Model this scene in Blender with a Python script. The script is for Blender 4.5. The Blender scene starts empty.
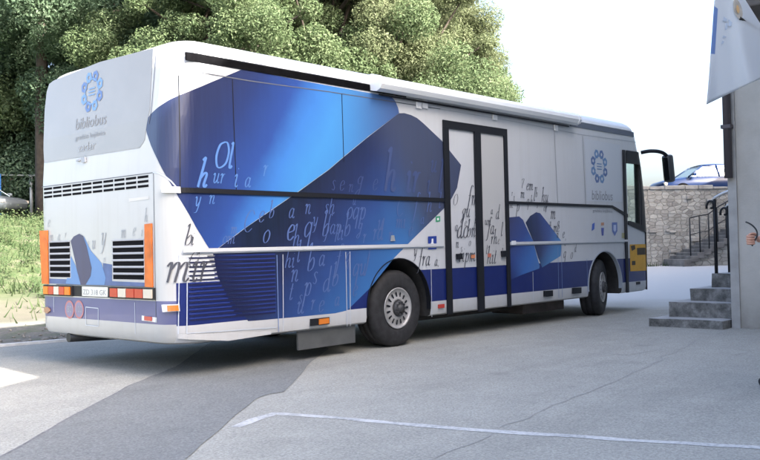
import bpy, bmesh, math, random
from mathutils import Vector, Matrix, noise
random.seed(7)
C = bpy.context.scene.collection
SC = bpy.context.scene

# ------------------------------------------------------------------ camera calibration (760x460 photograph)
CAM = Vector((-4.70, -6.90, 1.22)); FPX = 872.0
_y, _p, _r = (math.radians(v) for v in (47.75, 1.04, -1.28))
FW = Vector((math.sin(_y)*math.cos(_p), math.cos(_y)*math.cos(_p), math.sin(_p)))
_r0 = Vector((math.cos(_y), -math.sin(_y), 0)); _u0 = _r0.cross(FW)
RT = _r0*math.cos(_r) + _u0*math.sin(_r); UP = -_r0*math.sin(_r) + _u0*math.cos(_r)
def ray(x, y): return FW*FPX + RT*(x-380) + UP*(230-y)
def on_z(x, y, z=0.0):
    d = ray(x, y); return CAM + d*((z-CAM.z)/d.z)
def on_x(x, y, X=0.0):
    d = ray(x, y); return CAM + d*((X-CAM.x)/d.x)
def on_y(x, y, Y=0.0):
    d = ray(x, y); return CAM + d*((Y-CAM.y)/d.y)
def at(x, y, depth): return CAM + ray(x, y)*(depth/FPX)

# ------------------------------------------------------------------ object helpers
def new_obj(name, me, mats, parent=None):
    o = bpy.data.objects.new(name, me); C.objects.link(o)
    for m in (mats if isinstance(mats, (list, tuple)) else [mats]):
        if m: me.materials.append(m)
    if parent: o.parent = parent
    return o
def obj(name, bm, mats, parent=None, smooth=False):
    me = bpy.data.meshes.new(name); bm.to_mesh(me); bm.free()
    if smooth:
        for p in me.polygons: p.use_smooth = True
    return new_obj(name, me, mats, parent)
def tag(o, label=None, cat=None, group=None, kind=None):
    if label: o['label'] = label
    if cat: o['category'] = cat
    if group: o['group'] = group
    if kind: o['kind'] = kind
    return o
def thing(name, label, cat, loc=(0, 0, 0), rz=0, group=None):
    o = bpy.data.objects.new(name, None); C.objects.link(o)
    o.location = loc; o.rotation_euler = (0, 0, rz); o.empty_display_size = .2
    return tag(o, label, cat, group)
def dup(root, loc=None, rz=None, scale=None, label=None):
    r = root.copy(); C.objects.link(r)
    if loc is not None: r.location = loc
    if rz is not None: r.rotation_euler = (0, 0, rz)
    if scale is not None: r.scale = scale
    if label: r['label'] = label
    for ch in list(root.children):
        c = ch.copy(); C.objects.link(c); c.parent = r
        for g in ch.children:
            d = g.copy(); C.objects.link(d); d.parent = c
    return r
def box(bm, x0, x1, y0, y1, z0, z1, mi=0):
    v = [bm.verts.new(p) for p in ((x0,y0,z0),(x1,y0,z0),(x1,y1,z0),(x0,y1,z0),(x0,y0,z1),(x1,y0,z1),(x1,y1,z1),(x0,y1,z1))]
    for q in ((3,2,1,0),(4,5,6,7),(0,1,5,4),(1,2,6,5),(2,3,7,6),(3,0,4,7)):
        f = bm.faces.new([v[i] for i in q]); f.material_index = mi
    return v
def bevel(bm, w, seg=2):
    bmesh.ops.bevel(bm, geom=list(bm.edges), offset=w, segments=seg, affect='EDGES', profile=.5, clamp_overlap=True)
def tube(bm, pts, rad, seg=8, mi=0, cap=True):
    pts = [Vector(p) for p in pts]; n = len(pts)
    rads = rad if isinstance(rad, (list, tuple)) else [rad]*n
    rings = []; ref = None
    for i, p in enumerate(pts):
        t = (pts[min(i+1, n-1)] - pts[max(i-1, 0)]).normalized()
        if ref is None: ref = Vector((0, 0, 1)) if abs(t.z) < .9 else Vector((1, 0, 0))
        a = t.cross(ref).normalized(); b = a.cross(t).normalized(); ref = b
        rings.append([bm.verts.new(p + (a*math.cos(2*math.pi*k/seg) + b*math.sin(2*math.pi*k/seg))*rads[i]) for k in range(seg)])
    for i in range(n-1):
        for k in range(seg):
            f = bm.faces.new((rings[i][k], rings[i][(k+1) % seg], rings[i+1][(k+1) % seg], rings[i+1][k])); f.material_index = mi; f.smooth = True
    if cap:
        bm.faces.new(rings[0][::-1]).material_index = mi; bm.faces.new(rings[-1]).material_index = mi
def lathe(bm, prof, seg=40, mi=0, closed=False, smooth=True):
    """prof: (radius, y) about the Y axis"""
    rings = [[bm.verts.new((r*math.cos(2*math.pi*k/seg), y, r*math.sin(2*math.pi*k/seg))) for k in range(seg)] for r, y in prof]
    for i in range(len(prof)-1):
        for k in range(seg):
            f = bm.faces.new((rings[i][k], rings[i][(k+1) % seg], rings[i+1][(k+1) % seg], rings[i+1][k])); f.material_index = mi; f.smooth = smooth
    if closed:
        bm.faces.new(rings[-1]).material_index = mi
def spline(pts, n=6):
    pts = [Vector(p) for p in pts]
    if len(pts) < 3: return pts
    P = [2*pts[0]-pts[1]] + pts + [2*pts[-1]-pts[-2]]; out = []
    for i in range(1, len(P)-2):
        a, b, c, d = P[i-1:i+3]
        for k in range(n):
            t = k/n
            out.append(.5*((2*b) + (c-a)*t + (2*a-5*b+4*c-d)*t*t + (3*b-a-3*c+d)*t**3))
    return out + [pts[-1]]

# ------------------------------------------------------------------ materials
def lin(c): return tuple(((v/255)/12.92 if v/255 <= .04045 else (((v/255)+.055)/1.055)**2.4) for v in c[:3]) + (1,)
class Nodes:
    def __init__(s, m): s.t = m.node_tree; s.b = s.t.nodes['Principled BSDF']; s.m = m
    def n(s, typ, **kw):
        nd = s.t.nodes.new(typ)
        for k, v in kw.items():
            if k.startswith('i_'):
                key = k[2:]; nd.inputs[int(key) if key.isdigit() else key].default_value = v
            else: setattr(nd, k, v)
        return nd
    def l(s, a, b): s.t.links.new(a, b)
    def coord(s): return s.n('ShaderNodeTexCoord').outputs['Object']
    def noise(s, co, scale, detail=4, rough=.55):
        nd = s.n('ShaderNodeTexNoise'); nd.inputs['Scale'].default_value = scale; nd.inputs['Detail'].default_value = detail; nd.inputs['Roughness'].default_value = rough
        s.l(co, nd.inputs['Vector']); return nd.outputs['Fac']
    def ramp(s, fac, stops, interp='LINEAR'):
        nd = s.n('ShaderNodeValToRGB'); cr = nd.color_ramp; cr.interpolation = interp
        while len(cr.elements) < len(stops): cr.elements.new(.5)
        for e, (p, c) in zip(cr.elements, stops): e.position = p; e.color = c if len(c) == 4 else (*c, 1)
        s.l(fac, nd.inputs['Fac']); return nd.outputs['Color']
    def mix(s, fac, a, b, mode='MIX'):
        nd = s.n('ShaderNodeMix', data_type='RGBA', blend_type=mode)
        for v, k in ((fac, 0), (a, 6), (b, 7)):
            if hasattr(v, 'is_linked') or hasattr(v, 'links'): s.l(v, nd.inputs[k])
            else: nd.inputs[k].default_value = v
        return nd.outputs[2]
    def math(s, op, a, b=0.0, clamp=False):
        nd = s.n('ShaderNodeMath', operation=op, use_clamp=clamp)
        for v, k in ((a, 0), (b, 1)):
            if hasattr(v, 'links'): s.l(v, nd.inputs[k])
            else: nd.inputs[k].default_value = v
        return nd.outputs[0]
    def axis(s, co, p0, p1):
        """0 at p0, 1 at p1, along the line between the two points"""
        d = Vector(p1)-Vector(p0); L = d.length_squared
        nd = s.n('ShaderNodeVectorMath', operation='DOT_PRODUCT'); s.l(co, nd.inputs[0]); nd.inputs[1].default_value = d/L
        return s.math('SUBTRACT', nd.outputs['Value'], Vector(p0).dot(d)/L)
    def bump(s, h, strength=.3, dist=.02):
        nd = s.n('ShaderNodeBump'); nd.inputs['Strength'].default_value = strength; nd.inputs['Distance'].default_value = dist
        s.l(h, nd.inputs['Height']); s.l(nd.outputs['Normal'], s.b.inputs['Normal'])
def mat(name, col=(.5, .5, .5, 1), rough=.5, metal=0.0, spec=.5, coat=0.0, var=0.0, vscale=6.0):
    m = bpy.data.materials.new(name); m.use_nodes = True; N = Nodes(m)
    b = N.b; b.inputs['Base Color'].default_value = col if len(col) == 4 else (*col, 1)
    b.inputs['Roughness'].default_value = rough; b.inputs['Metallic'].default_value = metal
    b.inputs['Specular IOR Level'].default_value = spec; b.inputs['Coat Weight'].default_value = coat; b.inputs['Coat Roughness'].default_value = .08
    if var:
        f = N.noise(N.coord(), vscale, 6)
        c = N.b.inputs['Base Color'].default_value[:]
        N.l(N.ramp(f, [(.3, tuple(v*(1-var) for v in c[:3])), (.7, tuple(min(1, v*(1+var)) for v in c[:3]))]), b.inputs['Base Color'])
    return m
def glass_mat(name, tint=(.8, .85, .85, 1), refl=.12):
    m = bpy.data.materials.new(name); m.use_nodes = True; t = m.node_tree; t.nodes.clear()
    o = t.nodes.new('ShaderNodeOutputMaterial'); tr = t.nodes.new('ShaderNodeBsdfTransparent'); g = t.nodes.new('ShaderNodeBsdfGlossy'); mx = t.nodes.new('ShaderNodeMixShader')
    tr.inputs['Color'].default_value = tint; g.inputs['Roughness'].default_value = .02; g.inputs['Color'].default_value = (.9, .95, .95, 1)
    mx.inputs[0].default_value = refl
    t.links.new(tr.outputs[0], mx.inputs[1]); t.links.new(g.outputs[0], mx.inputs[2]); t.links.new(mx.outputs[0], o.inputs[0])
    return m
M = {}
M['black'] = mat('black_rubber', (.006, .006, .007), .8, spec=0, var=.3, vscale=9)
M['tyre'] = mat('tyre_rubber', (.022, .022, .024), .75, var=.4, vscale=14)
M['trim_black'] = mat('black_trim', (.011, .012, .016), .45, spec=.3)
M['void'] = mat('grille_void', (.006, .006, .008), .9, spec=.1)
M['silver'] = mat('silver_trim', (.55, .56, .58), .35, .6)
M['white'] = mat('white_plastic', (.74, .75, .76), .35, var=.06, vscale=3)
M['seam_light'] = mat('panel_edge', (.50, .54, .60), .4)
M['seam_blue'] = mat('panel_edge_blue', (.18, .26, .48), .4)
M['seam_dark'] = mat('panel_gap', (.10, .11, .13), .6)
M['dark_metal'] = mat('dark_iron', (.015, .017, .02), .45, .3)
M['under'] = mat('underbody', (.03, .028, .026), .8, var=.4)
M['orange'] = mat('orange_reflector', lin((200, 104, 34)), .45, var=.3, vscale=5)
M['red_lens'] = mat('red_lens', (.48, .05, .035), .18, coat=.5)
M['amber_lens'] = mat('amber_lens', (.62, .18, .02), .18, coat=.5)
M['clear_lens'] = mat('clear_lens', (.62, .56, .48), .18, coat=.5)
M['ink'] = mat('dark_print', (.055, .058, .075), .5)
M['ink_grey'] = mat('grey_print', (.30, .32, .35), .5)
M['ink_soft'] = mat('soft_grey_print', (.23, .24, .26), .5)
M['ink_pale'] = mat('pale_blue_print', lin((84, 122, 180)), .4)
M['ink_faint'] = mat('faint_blue_print', lin((82, 102, 152)), .4)
M['ink_dim'] = mat('dim_blue_print', lin((66, 80, 122)), .4)
M['ink_azure'] = mat('azure_print', lin((66, 130, 190)), .4)
M['emblem_blue'] = mat('emblem_blue', lin((104, 138, 178)), .4)
M['emblem_dark'] = mat('emblem_dark_blue', lin((88, 112, 158)), .4)

# ------------------------------------------------------------------ world, sun, camera
SUN_H = (-.18, 1.5)                      # ground shift of a shadow per metre of height
sdir = Vector((-SUN_H[0], -SUN_H[1], 1)).normalized()   # towards the sun
elev = math.asin(sdir.z); azim = math.atan2(sdir.x, sdir.y)
w = bpy.data.worlds.new('World'); SC.world = w; w.use_nodes = True
wt = w.node_tree; bg = wt.nodes['Background']
sky = wt.nodes.new('ShaderNodeTexSky'); sky.sky_type = 'NISHITA'; sky.sun_disc = False
sky.sun_elevation = elev; sky.sun_rotation = azim; sky.dust_density = 6.0; sky.air_density = .8; sky.ozone_density = 1.0
wt.links.new(sky.outputs[0], bg.inputs[0]); bg.inputs[1].default_value = .15
sl = bpy.data.lights.new('sun', 'SUN'); sl.energy = 4.8; sl.angle = math.radians(.5); sl.color = (1, .94, .84)
so = bpy.data.objects.new('sun', sl); C.objects.link(so); so.location = (0, -20, 30)
so.rotation_euler = (-sdir).to_track_quat('-Z', 'Y').to_euler()
cd = bpy.data.cameras.new('camera'); co = bpy.data.objects.new('camera', cd); C.objects.link(co)
cd.sensor_fit = 'HORIZONTAL'; cd.sensor_width = 36; cd.lens = FPX/760*36; cd.clip_end = 3000; cd.clip_start = .05
co.matrix_world = Matrix(((RT.x, UP.x, -FW.x, CAM.x), (RT.y, UP.y, -FW.y, CAM.y), (RT.z, UP.z, -FW.z, CAM.z), (0, 0, 0, 1)))
SC.camera = co
SC.view_settings.view_transform = 'Standard'; SC.view_settings.look = 'None'; SC.view_settings.gamma = 1
SC.view_settings.use_curve_mapping = False; SC.view_settings.exposure = 2.5

# ================================================================== THE BUS
BL, BW, RC, RF = 10.1, 2.66, .26, .30      # length, width, rear and front corner radii
def lerp_tab(tab, z):
    if z <= tab[0][0]: return tab[0][1]
    for (a, va), (b, vb) in zip(tab, tab[1:]):
        if z <= b: return va + (vb-va)*(z-a)/(b-a)
    return tab[-1][1]
REAR = [(.30, .04), (.42, 0), (2.0, 0), (2.5, .035), (2.95, .085), (3.3, .12)]
FRONT = [(.3, .03), (.45, 0), (1.4, 0), (2.0, .05), (2.6, .16), (3.0, .30), (3.3, .42)]
def e_rear(z): return lerp_tab(REAR, z)
def e_front(z): return lerp_tab(FRONT, z)
def wrap(s, z, off=0.0):
    """s runs along the body's outline: s = X on the near side, continuing round both near corners"""
    e = e_rear(z); g = e_front(z); xr = RC + e; xf = BL - RF - g
    if s >= xr and s <= xf: return Vector((s, -off, z))
    if s < xr:
        ph = (xr-s)/RC
        if ph <= math.pi/2: return Vector((xr - (RC+off)*math.sin(ph), RC - (RC+off)*math.cos(ph), z))
        return Vector((e - off, RC + (xr-s) - RC*math.pi/2, z))
    ph = (s-xf)/RF
    if ph <= math.pi/2: return Vector((xf + (RF+off)*math.sin(ph), RF - (RF+off)*math.cos(ph), z))
    return Vector((BL - g + off, RF + (s-xf) - RF*math.pi/2, z))
def inside(P):
    e = e_rear(P.z); g = e_front(P.z)
    if P.y < 0 or P.x < e or P.x > BL-g: return False
    for cx, r, sg in ((RC+e, RC, -1), (BL-g-RF, RF, 1)):
        if P.y < r and (P.x-cx)*sg > 0 and (P.x-cx)**2 + (P.y-r)**2 > r*r: return False
    return True
def sz(x, y):
    """photo pixel -> (s, z) on the bus's outline"""
    d = ray(x, y)/FPX; t0 = 4.0; t = t0
    while t < 22 and not inside(CAM + d*t): t0 = t; t += .05
    a, b = t0, t
    if t >= 22: P = on_y(x, y, 0); return (P.x, P.z)
    for _ in range(24):
        m_ = (a+b)/2
        if inside(CAM + d*m_): b = m_
        else: a = m_
    P = CAM + d*b; e = e_rear(P.z); g = e_front(P.z); xr = RC+e; xf = BL-RF-g
    if P.x < xr and P.y < RC + 1e-4 and P.y > -1e-3 and (P.y < RC):
        ph = math.atan2(xr-P.x, RC-P.y); return (xr - RC*ph, P.z)
    if P.x < xr: return (xr - RC*math.pi/2 - (P.y-RC), P.z)
    if P.x > xf and P.y < RF: return (xf + RF*math.atan2(P.x-xf, RF-P.y), P.z)
    return (P.x, P.z)
def map_bm(bm, off, cuts=True):
    """take a flat (s, z) bmesh in x, y and lay it on the bus's outline"""
    if cuts:
        cs = [i*.035 for i in range(-9, 14)] + [9.3+.05*i for i in range(18)]
        for c in cs:
            g = list(bm.verts)+list(bm.edges)+list(bm.faces)
            bmesh.ops.bisect_plane(bm, geom=g, plane_co=(c, 0, 0), plane_no=(1, 0, 0))
        for c in (2.0, 2.25, 2.5, 2.75, 2.95):
            g = list(bm.verts)+list(bm.edges)+list(bm.faces)
            bmesh.ops.bisect_plane(bm, geom=g, plane_co=(0, c, 0), plane_no=(0, 1, 0))
    for v in bm.verts: v.co = wrap(v.co.x, v.co.y, off + v.co.z)
BUS = thing('bus', 'white and blue library bus with book graphics parked in the yard', 'bus')
def decal(name, polys, m, off, parent, px=True, thick=0.0, bm=None):
    bm = bm or bmesh.new()
    for poly in polys:
        pts = [sz(*p) for p in poly] if px else poly
        vs = [bm.verts.new((a, b, 0)) for a, b in pts]
        try: bm.faces.new(vs)
        except ValueError: pass
    bmesh.ops.recalc_face_normals(bm, faces=bm.faces)
    bmesh.ops.triangulate(bm, faces=[f for f in bm.faces if len(f.verts) > 4])
    map_bm(bm, off)
    if thick:
        r = bmesh.ops.extrude_face_region(bm, geom=list(bm.faces))
        for v in r['geom']:
            if isinstance(v, bmesh.types.BMVert):
                base = v.co
                # push outwards along the outline's normal (towards the near side / rear)
                n = Vector((0, -1, 0))
                if v.co.x < RC+.1 and v.co.y > .002: n = Vector((-1, 0, 0)) if v.co.y >= RC else Vector((v.co.x-RC, v.co.y-RC, 0)).normalized()
                if v.co.x > BL-RF-.3 and v.co.y > .02: n = Vector((v.co.x-(BL-RF), v.co.y-RF, 0)).normalized()
                v.co = base + n*thick
        bmesh.ops.recalc_face_normals(bm, faces=bm.faces)
    return obj(name, bm, m, parent)
def rect(s0, s1, z0, z1): return [(s0, z0), (s1, z0), (s1, z1), (s0, z1)]

# --- body shell
def ring(z, inset=0.0, zz=None):
    e = e_rear(z)+inset; g = e_front(z)+inset; r1 = max(.05, RC-inset*.4); r2 = max(.05, RF-inset*.4); i = inset
    x0, x1, y0, y1 = e, BL-g, i, BW-i; zz = z if zz is None else zz
    out = []
    for cx, cy, r, a0 in ((x0+r1, y0+r1, r1, 180), (x1-r2, y0+r2, r2, 270), (x1-r2, y1-r2, r2, 0), (x0+r1, y1-r1, r1, 90)):
        for k in range(10):
            a = math.radians(a0+90*k/9); out.append((cx+r*math.cos(a), cy+r*math.sin(a), zz))
    return out
bm = bmesh.new()
levels = [(.325, .05), (.345, .012), (.40, 0), (.60, 0), (.91, 0), (1.4, 0), (2.0, 0), (2.25, 0), (2.5, 0), (2.75, 0), (2.95, 0), (3.03, 0), (3.11, .012), (3.17, .032), (3.22, .07), (3.26, .13), (3.29, .22), (3.31, .36), (3.325, .7)]
rings = [[bm.verts.new(p) for p in ring(z, i)] for z, i in levels]
for a, b in zip(rings, rings[1:]):
    for k in range(40): bm.faces.new((a[k], a[(k+1) % 40], b[(k+1) % 40], b[k]))
bm.faces.new(rings[0][::-1]); bm.faces.new(rings[-1])
# livery material: white, with the dark blue band low down (set back on the tail) and a little road dirt
m = bpy.data.materials.new('bus_paint'); m.use_nodes = True; N = Nodes(m); cc = N.coord()
sep = N.n('ShaderNodeSeparateXYZ'); N.l(cc, sep.inputs[0]); X_, Y_, Z_ = sep.outputs
band = N.math('MULTIPLY', N.math('GREATER_THAN', Z_, .506), N.math('LESS_THAN', Z_, .911))
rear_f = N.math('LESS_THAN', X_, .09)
band_r = N.math('MULTIPLY', N.math('GREATER_THAN', Z_, .520), N.math('LESS_THAN', Z_, .742))
dirt = N.noise(cc, 1.7, 6, .6); dirt2 = N.noise(cc, 9, 5)
white = N.mix(N.math('MULTIPLY', N.ramp(dirt, [(.45, (0, 0, 0)), (.75, (1, 1, 1))]), .22), (.55, .565, .585, 1), (.47, .47, .465, 1))
smp = N.n('ShaderNodeMapping'); smp.inputs['Scale'].default_value = (9, 9, .35); N.l(cc, smp.inputs['Vector'])
streak = N.ramp(N.noise(smp.outputs[0], 1.0, 5, .65), [(.50, (0, 0, 0)), (.74, (1, 1, 1))])
white = N.mix(N.math('MULTIPLY', streak, .20), white, (.40, .39, .36, 1))
low = N.math('MULTIPLY', N.math('SUBTRACT', 1.0, N.math('MULTIPLY', N.math('SUBTRACT', Z_, .32), 3.2), True), N.math('ADD', N.math('MULTIPLY', dirt2, .55), .05), True)
white = N.mix(low, white, (.40, .38, .34, 1))
blue = N.mix(dirt2, lin((18, 32, 92)), lin((25, 41, 106)))
pur = N.mix(dirt, lin((78, 82, 122)), lin((94, 97, 138)))
side = N.mix(band, white, blue)
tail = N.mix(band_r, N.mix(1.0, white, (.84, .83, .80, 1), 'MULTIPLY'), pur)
N.bump(N.noise(cc, 1.6, 2), .25, .02)
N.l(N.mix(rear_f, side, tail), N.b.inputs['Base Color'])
N.b.inputs['Roughness'].default_value = .32; N.b.inputs['Coat Weight'].default_value = .25; N.b.inputs['Coat Roughness'].default_value = .1
M['bus'] = m
body = obj('body', bm, [M['bus'], M['under']], BUS)
WX = (3.24, 8.38); WR = .462
cut = bmesh.new()
def cyl_cut(b, cx, cz, r, y0, y1):
    n = 36
    A = [b.verts.new((cx+r*math.cos(2*math.pi*k/n), y0, cz+r*math.sin(2*math.pi*k/n))) for k in range(n)]
    B = [b.verts.new((v.co.x, y1, v.co.z)) for v in A]
    for k in range(n): b.faces.new((A[k], A[(k+1) % n], B[(k+1) % n], B[k])).material_index = 1
    b.faces.new(A[::-1]).material_index = 1; b.faces.new(B).material_index = 1
    bmesh.ops.recalc_face_normals(b, faces=b.faces)
def do_cut(build):
    b = bmesh.new(); build(b); bmesh.ops.recalc_face_normals(b, faces=b.faces)
    c = obj('cutter', b, [M['bus'], M['under']])
    md = body.modifiers.new('cut', 'BOOLEAN'); md.object = c; md.operation = 'DIFFERENCE'; md.solver = 'EXACT'
    dg = bpy.context.evaluated_depsgraph_get(); me = bpy.data.meshes.new_from_object(body.evaluated_get(dg))
    body.modifiers.clear(); old = body.data; body.data = me; bpy.data.meshes.remove(old)
    bpy.data.objects.remove(c)
cut.free()
ARC = (.585, .565); AX = -.02
for wx, r in zip(WX, ARC):
    do_cut(lambda b, wx=wx, r=r: (cyl_cut(b, wx+AX, .485, r, -.2, .72)))
    do_cut(lambda b, wx=wx, r=r: (box(b, wx+AX-r, wx+AX+r, -.2, .72, .1, .485, 1)))
    do_cut(lambda b, wx=wx, r=r: (cyl_cut(b, wx+.01, .485, r, BW-.72, BW+.2)))
    do_cut(lambda b, wx=wx, r=r: (box(b, wx+.01-r, wx+.01+r, BW-.72, BW+.2, .1, .485, 1)))
do_cut(lambda b: box(b, 9.22, 9.70, -.2, .5, 1.50, 2.56, 1))
do_cut(lambda b: box(b, 9.10, 10.6, .10, BW-.12, 1.32, 2.62, 1))
do_cut(lambda b: box(b, 9.22, 9.85, BW-.5, BW+.2, 1.50, 2.56, 1))
for p in body.data.polygons: p.use_smooth = True
body.data.set_sharp_from_angle(angle=math.radians(30))
# --- the door-window and windscreen glass
gl = glass_mat('cab_glass', (.86, .92, .90, 1), .10)
bm = bmesh.new(); box(bm, 9.20, 9.72, .03, .036, 1.48, 2.58); obj('door_window', bm, gl, BUS)
bm = bmesh.new()
v = [bm.verts.new(p) for p in ((BL-.005, .14, 1.32), (BL-.005, BW-.14, 1.32), (BL-.165, BW-.14, 2.62), (BL-.165, .14, 2.62))]
bm.faces.new(v); obj('windscreen', bm, gl, BUS)
bm = bmesh.new()
box(bm, 9.3, 9.75, 1.55, 2.05, .9, 1.42); box(bm, 9.25, 9.36, 1.55, 2.05, 1.42, 1.98); bevel(bm, .04); obj('driver_seat', bm, mat('seat_cloth', (.05, .06, .09), .9), BUS)

# --- printed book graphics
def S3(x, y): s, z = sz(x, y); return (s, 0, z)
def dull(q):
    c = lin(q); g = (c[0]+c[1]+c[2])/3
    return tuple((v*.88+g*.12)*.70 for v in c[:3])+(1,)
def print_mat(name, a0, a1, stops, b0=None, b1=None, bcol=None, rough=.3, c0=None, c1=None, ccol=None):
    """printed film: a colour sweep between two points of the side, optionally washed with a second sweep"""
    m = bpy.data.materials.new(name); m.use_nodes = True; N = Nodes(m); cc = N.coord()
    f = N.axis(cc, a0, a1)
    nz = N.noise(cc, 2.2, 5, .6)
    f = N.math('ADD', f, N.math('MULTIPLY', N.math('SUBTRACT', nz, .5), .14))
    c = N.ramp(f, [(p, dull(q)) for p, q in stops])
    if b0: c = N.mix(N.ramp(N.axis(cc, b0, b1), [(0, (0, 0, 0)), (1, (1, 1, 1))], 'EASE'), c, dull(bcol))
    if c0: c = N.mix(N.ramp(N.axis(cc, c0, c1), [(0, (0, 0, 0)), (1, (1, 1, 1))], 'EASE'), c, dull(ccol))
    # fine vertical streaks of page edges in the print
    mp = N.n('ShaderNodeMapping'); mp.inputs['Scale'].default_value = (14, 14, .7); mp.inputs['Rotation'].default_value = (0, .35, 0); N.l(cc, mp.inputs['Vector'])
    st = N.noise(mp.outputs[0], 1.0, 4, .7)
    c = N.mix(N.math('MULTIPLY', st, .14), c, lin((62, 105, 170)))
    N.bump(N.noise(cc, 1.6, 2), .25, .02)
    N.l(c, N.b.inputs['Base Color']); N.b.inputs['Roughness'].default_value = rough; N.b.inputs['Coat Weight'].default_value = .2
    return m
pA0 = S3(300, 191); pA1 = S3(196, 95)
mA = print_mat('print_upper_cover', pA0, pA1, [(0, (56, 166, 246)), (.22, (46, 138, 232)), (.40, (36, 78, 166)), (.68, (34, 50, 112)), (1, (36, 36, 74))],
               S3(320, 120), S3(405, 108), (76, 106, 168), c0=S3(215, 165), c1=S3(160, 112), ccol=(40, 41, 76))
polyA = [(144.5, 122), (152, 113), (163, 104), (170, 99.5), (190, 91), (215, 80.5), (243, 68.8), (249, 70), (300, 80.5), (350, 89.5), (391.5, 97), (395, 101), (398, 108), (399, 113),
         (368.5, 136), (343, 157), (329, 169), (298.6, 191), (246, 227), (216, 249.5), (212.5, 251.5), (209.5, 249.5), (195.3, 226.4), (178.4, 197), (172, 186), (164, 172), (157, 158), (151, 145), (147, 133)]
mB = print_mat('print_lower_pages', S3(299, 193), S3(372, 292), [(0, (20, 19, 34)), (.10, (28, 27, 56)), (.30, (32, 41, 92)), (.58, (38, 76, 150)), (1, (44, 128, 206))],
               S3(372, 178), S3(412, 150), (74, 80, 106), c0=S3(258, 262), c1=S3(222, 278), ccol=(24, 28, 78))
polyB = [(399, 113.2), (404, 113), (411, 115), (417, 118), (423, 123), (442, 141), (461, 165), (457, 188), (448.6, 203.8), (412.8, 239), (394, 258), (370.6, 287.4), (347, 310.5), (335, 313.3), (290, 317.6), (248, 321.2),
         (240, 310), (230, 298), (218, 278), (212.6, 252), (216, 250), (246, 227.5), (298.6, 191.6), (329, 169.6), (343, 157.6), (368.5, 136.6)]
decal('book_pages', [polyB], mB, .0015, BUS)
decal('book_cover', [polyA], mA, .003, BUS)
# small book beyond the door
mC = print_mat('print_left_leaf', S3(510, 222), S3(540, 262), [(0, (64, 66, 118)), (.4, (48, 78, 160)), (.75, (44, 118, 208)), (1, (70, 132, 206))], S3(522, 266), S3(512, 284), (34, 46, 120))
decal('book_leaf', [[(508, 217.5), (519, 216.4), (523, 220), (526, 227), (532.7, 240.6), (539.5, 266), (539, 268.5), (520, 275.5), (508, 281)]], mC, .003, BUS)
mD = print_mat('print_right_leaf', S3(532, 250), S3(562, 236), [(0, (30, 36, 70)), (.28, (48, 58, 110)), (.6, (62, 90, 168)), (1, (84, 142, 212))], S3(545, 240), S3(556, 260), (70, 150, 216))
decal('book_leaf', [[(525.4, 222.7), (530, 216), (536, 212.2), (540, 213.2), (550, 226), (561.5, 241.5), (560.5, 256), (542, 267.5), (538, 258), (533, 241)]], mD, .003, BUS)
# tail book
mE = print_mat('print_tail_spine', S3(72, 262), S3(92, 262), [(0, (96, 100, 165)), (.35, (80, 82, 138)), (.8, (96, 76, 118)), (1, (76, 66, 104))], rough=.35)
mF = print_mat('print_tail_leaf', S3(88, 262), S3(106, 270), [(0, (64, 84, 150)), (.3, (70, 160, 236)), (.75, (82, 172, 240)), (1, (100, 150, 214))], rough=.35)
mG = mat('print_tail_ground', lin((78, 96, 140)), .35, var=.2)
decal('book_background', [[(49.5, 278.6), (72, 279.4), (104, 280.8), (145, 282.6), (145, 287), (104, 285.4), (72, 284.4), (49.5, 283.4)]], mG, .0012, BUS)
decal('book_background', [[(103, 263), (112.3, 264.6), (112.3, 283), (104, 283)]], mG, .0020, BUS)
decal('book_leaf', [[(71.2, 256), (76, 266), (81, 284.6), (66, 283.6), (68.5, 272)]], mF, .0028, BUS)
decal('book_leaf', [[(84, 236), (91, 250.6), (101.7, 263), (106, 278), (104.5, 285), (84, 284.6), (86, 262)]], mF, .003, BUS)
decal('book_spine', [[(71, 241), (74, 236.5), (79.5, 233.7), (83.5, 236), (87, 246), (92, 268), (91, 276), (86, 284.6), (81, 284.6), (77, 268)]], mE, .0045, BUS)

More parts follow.
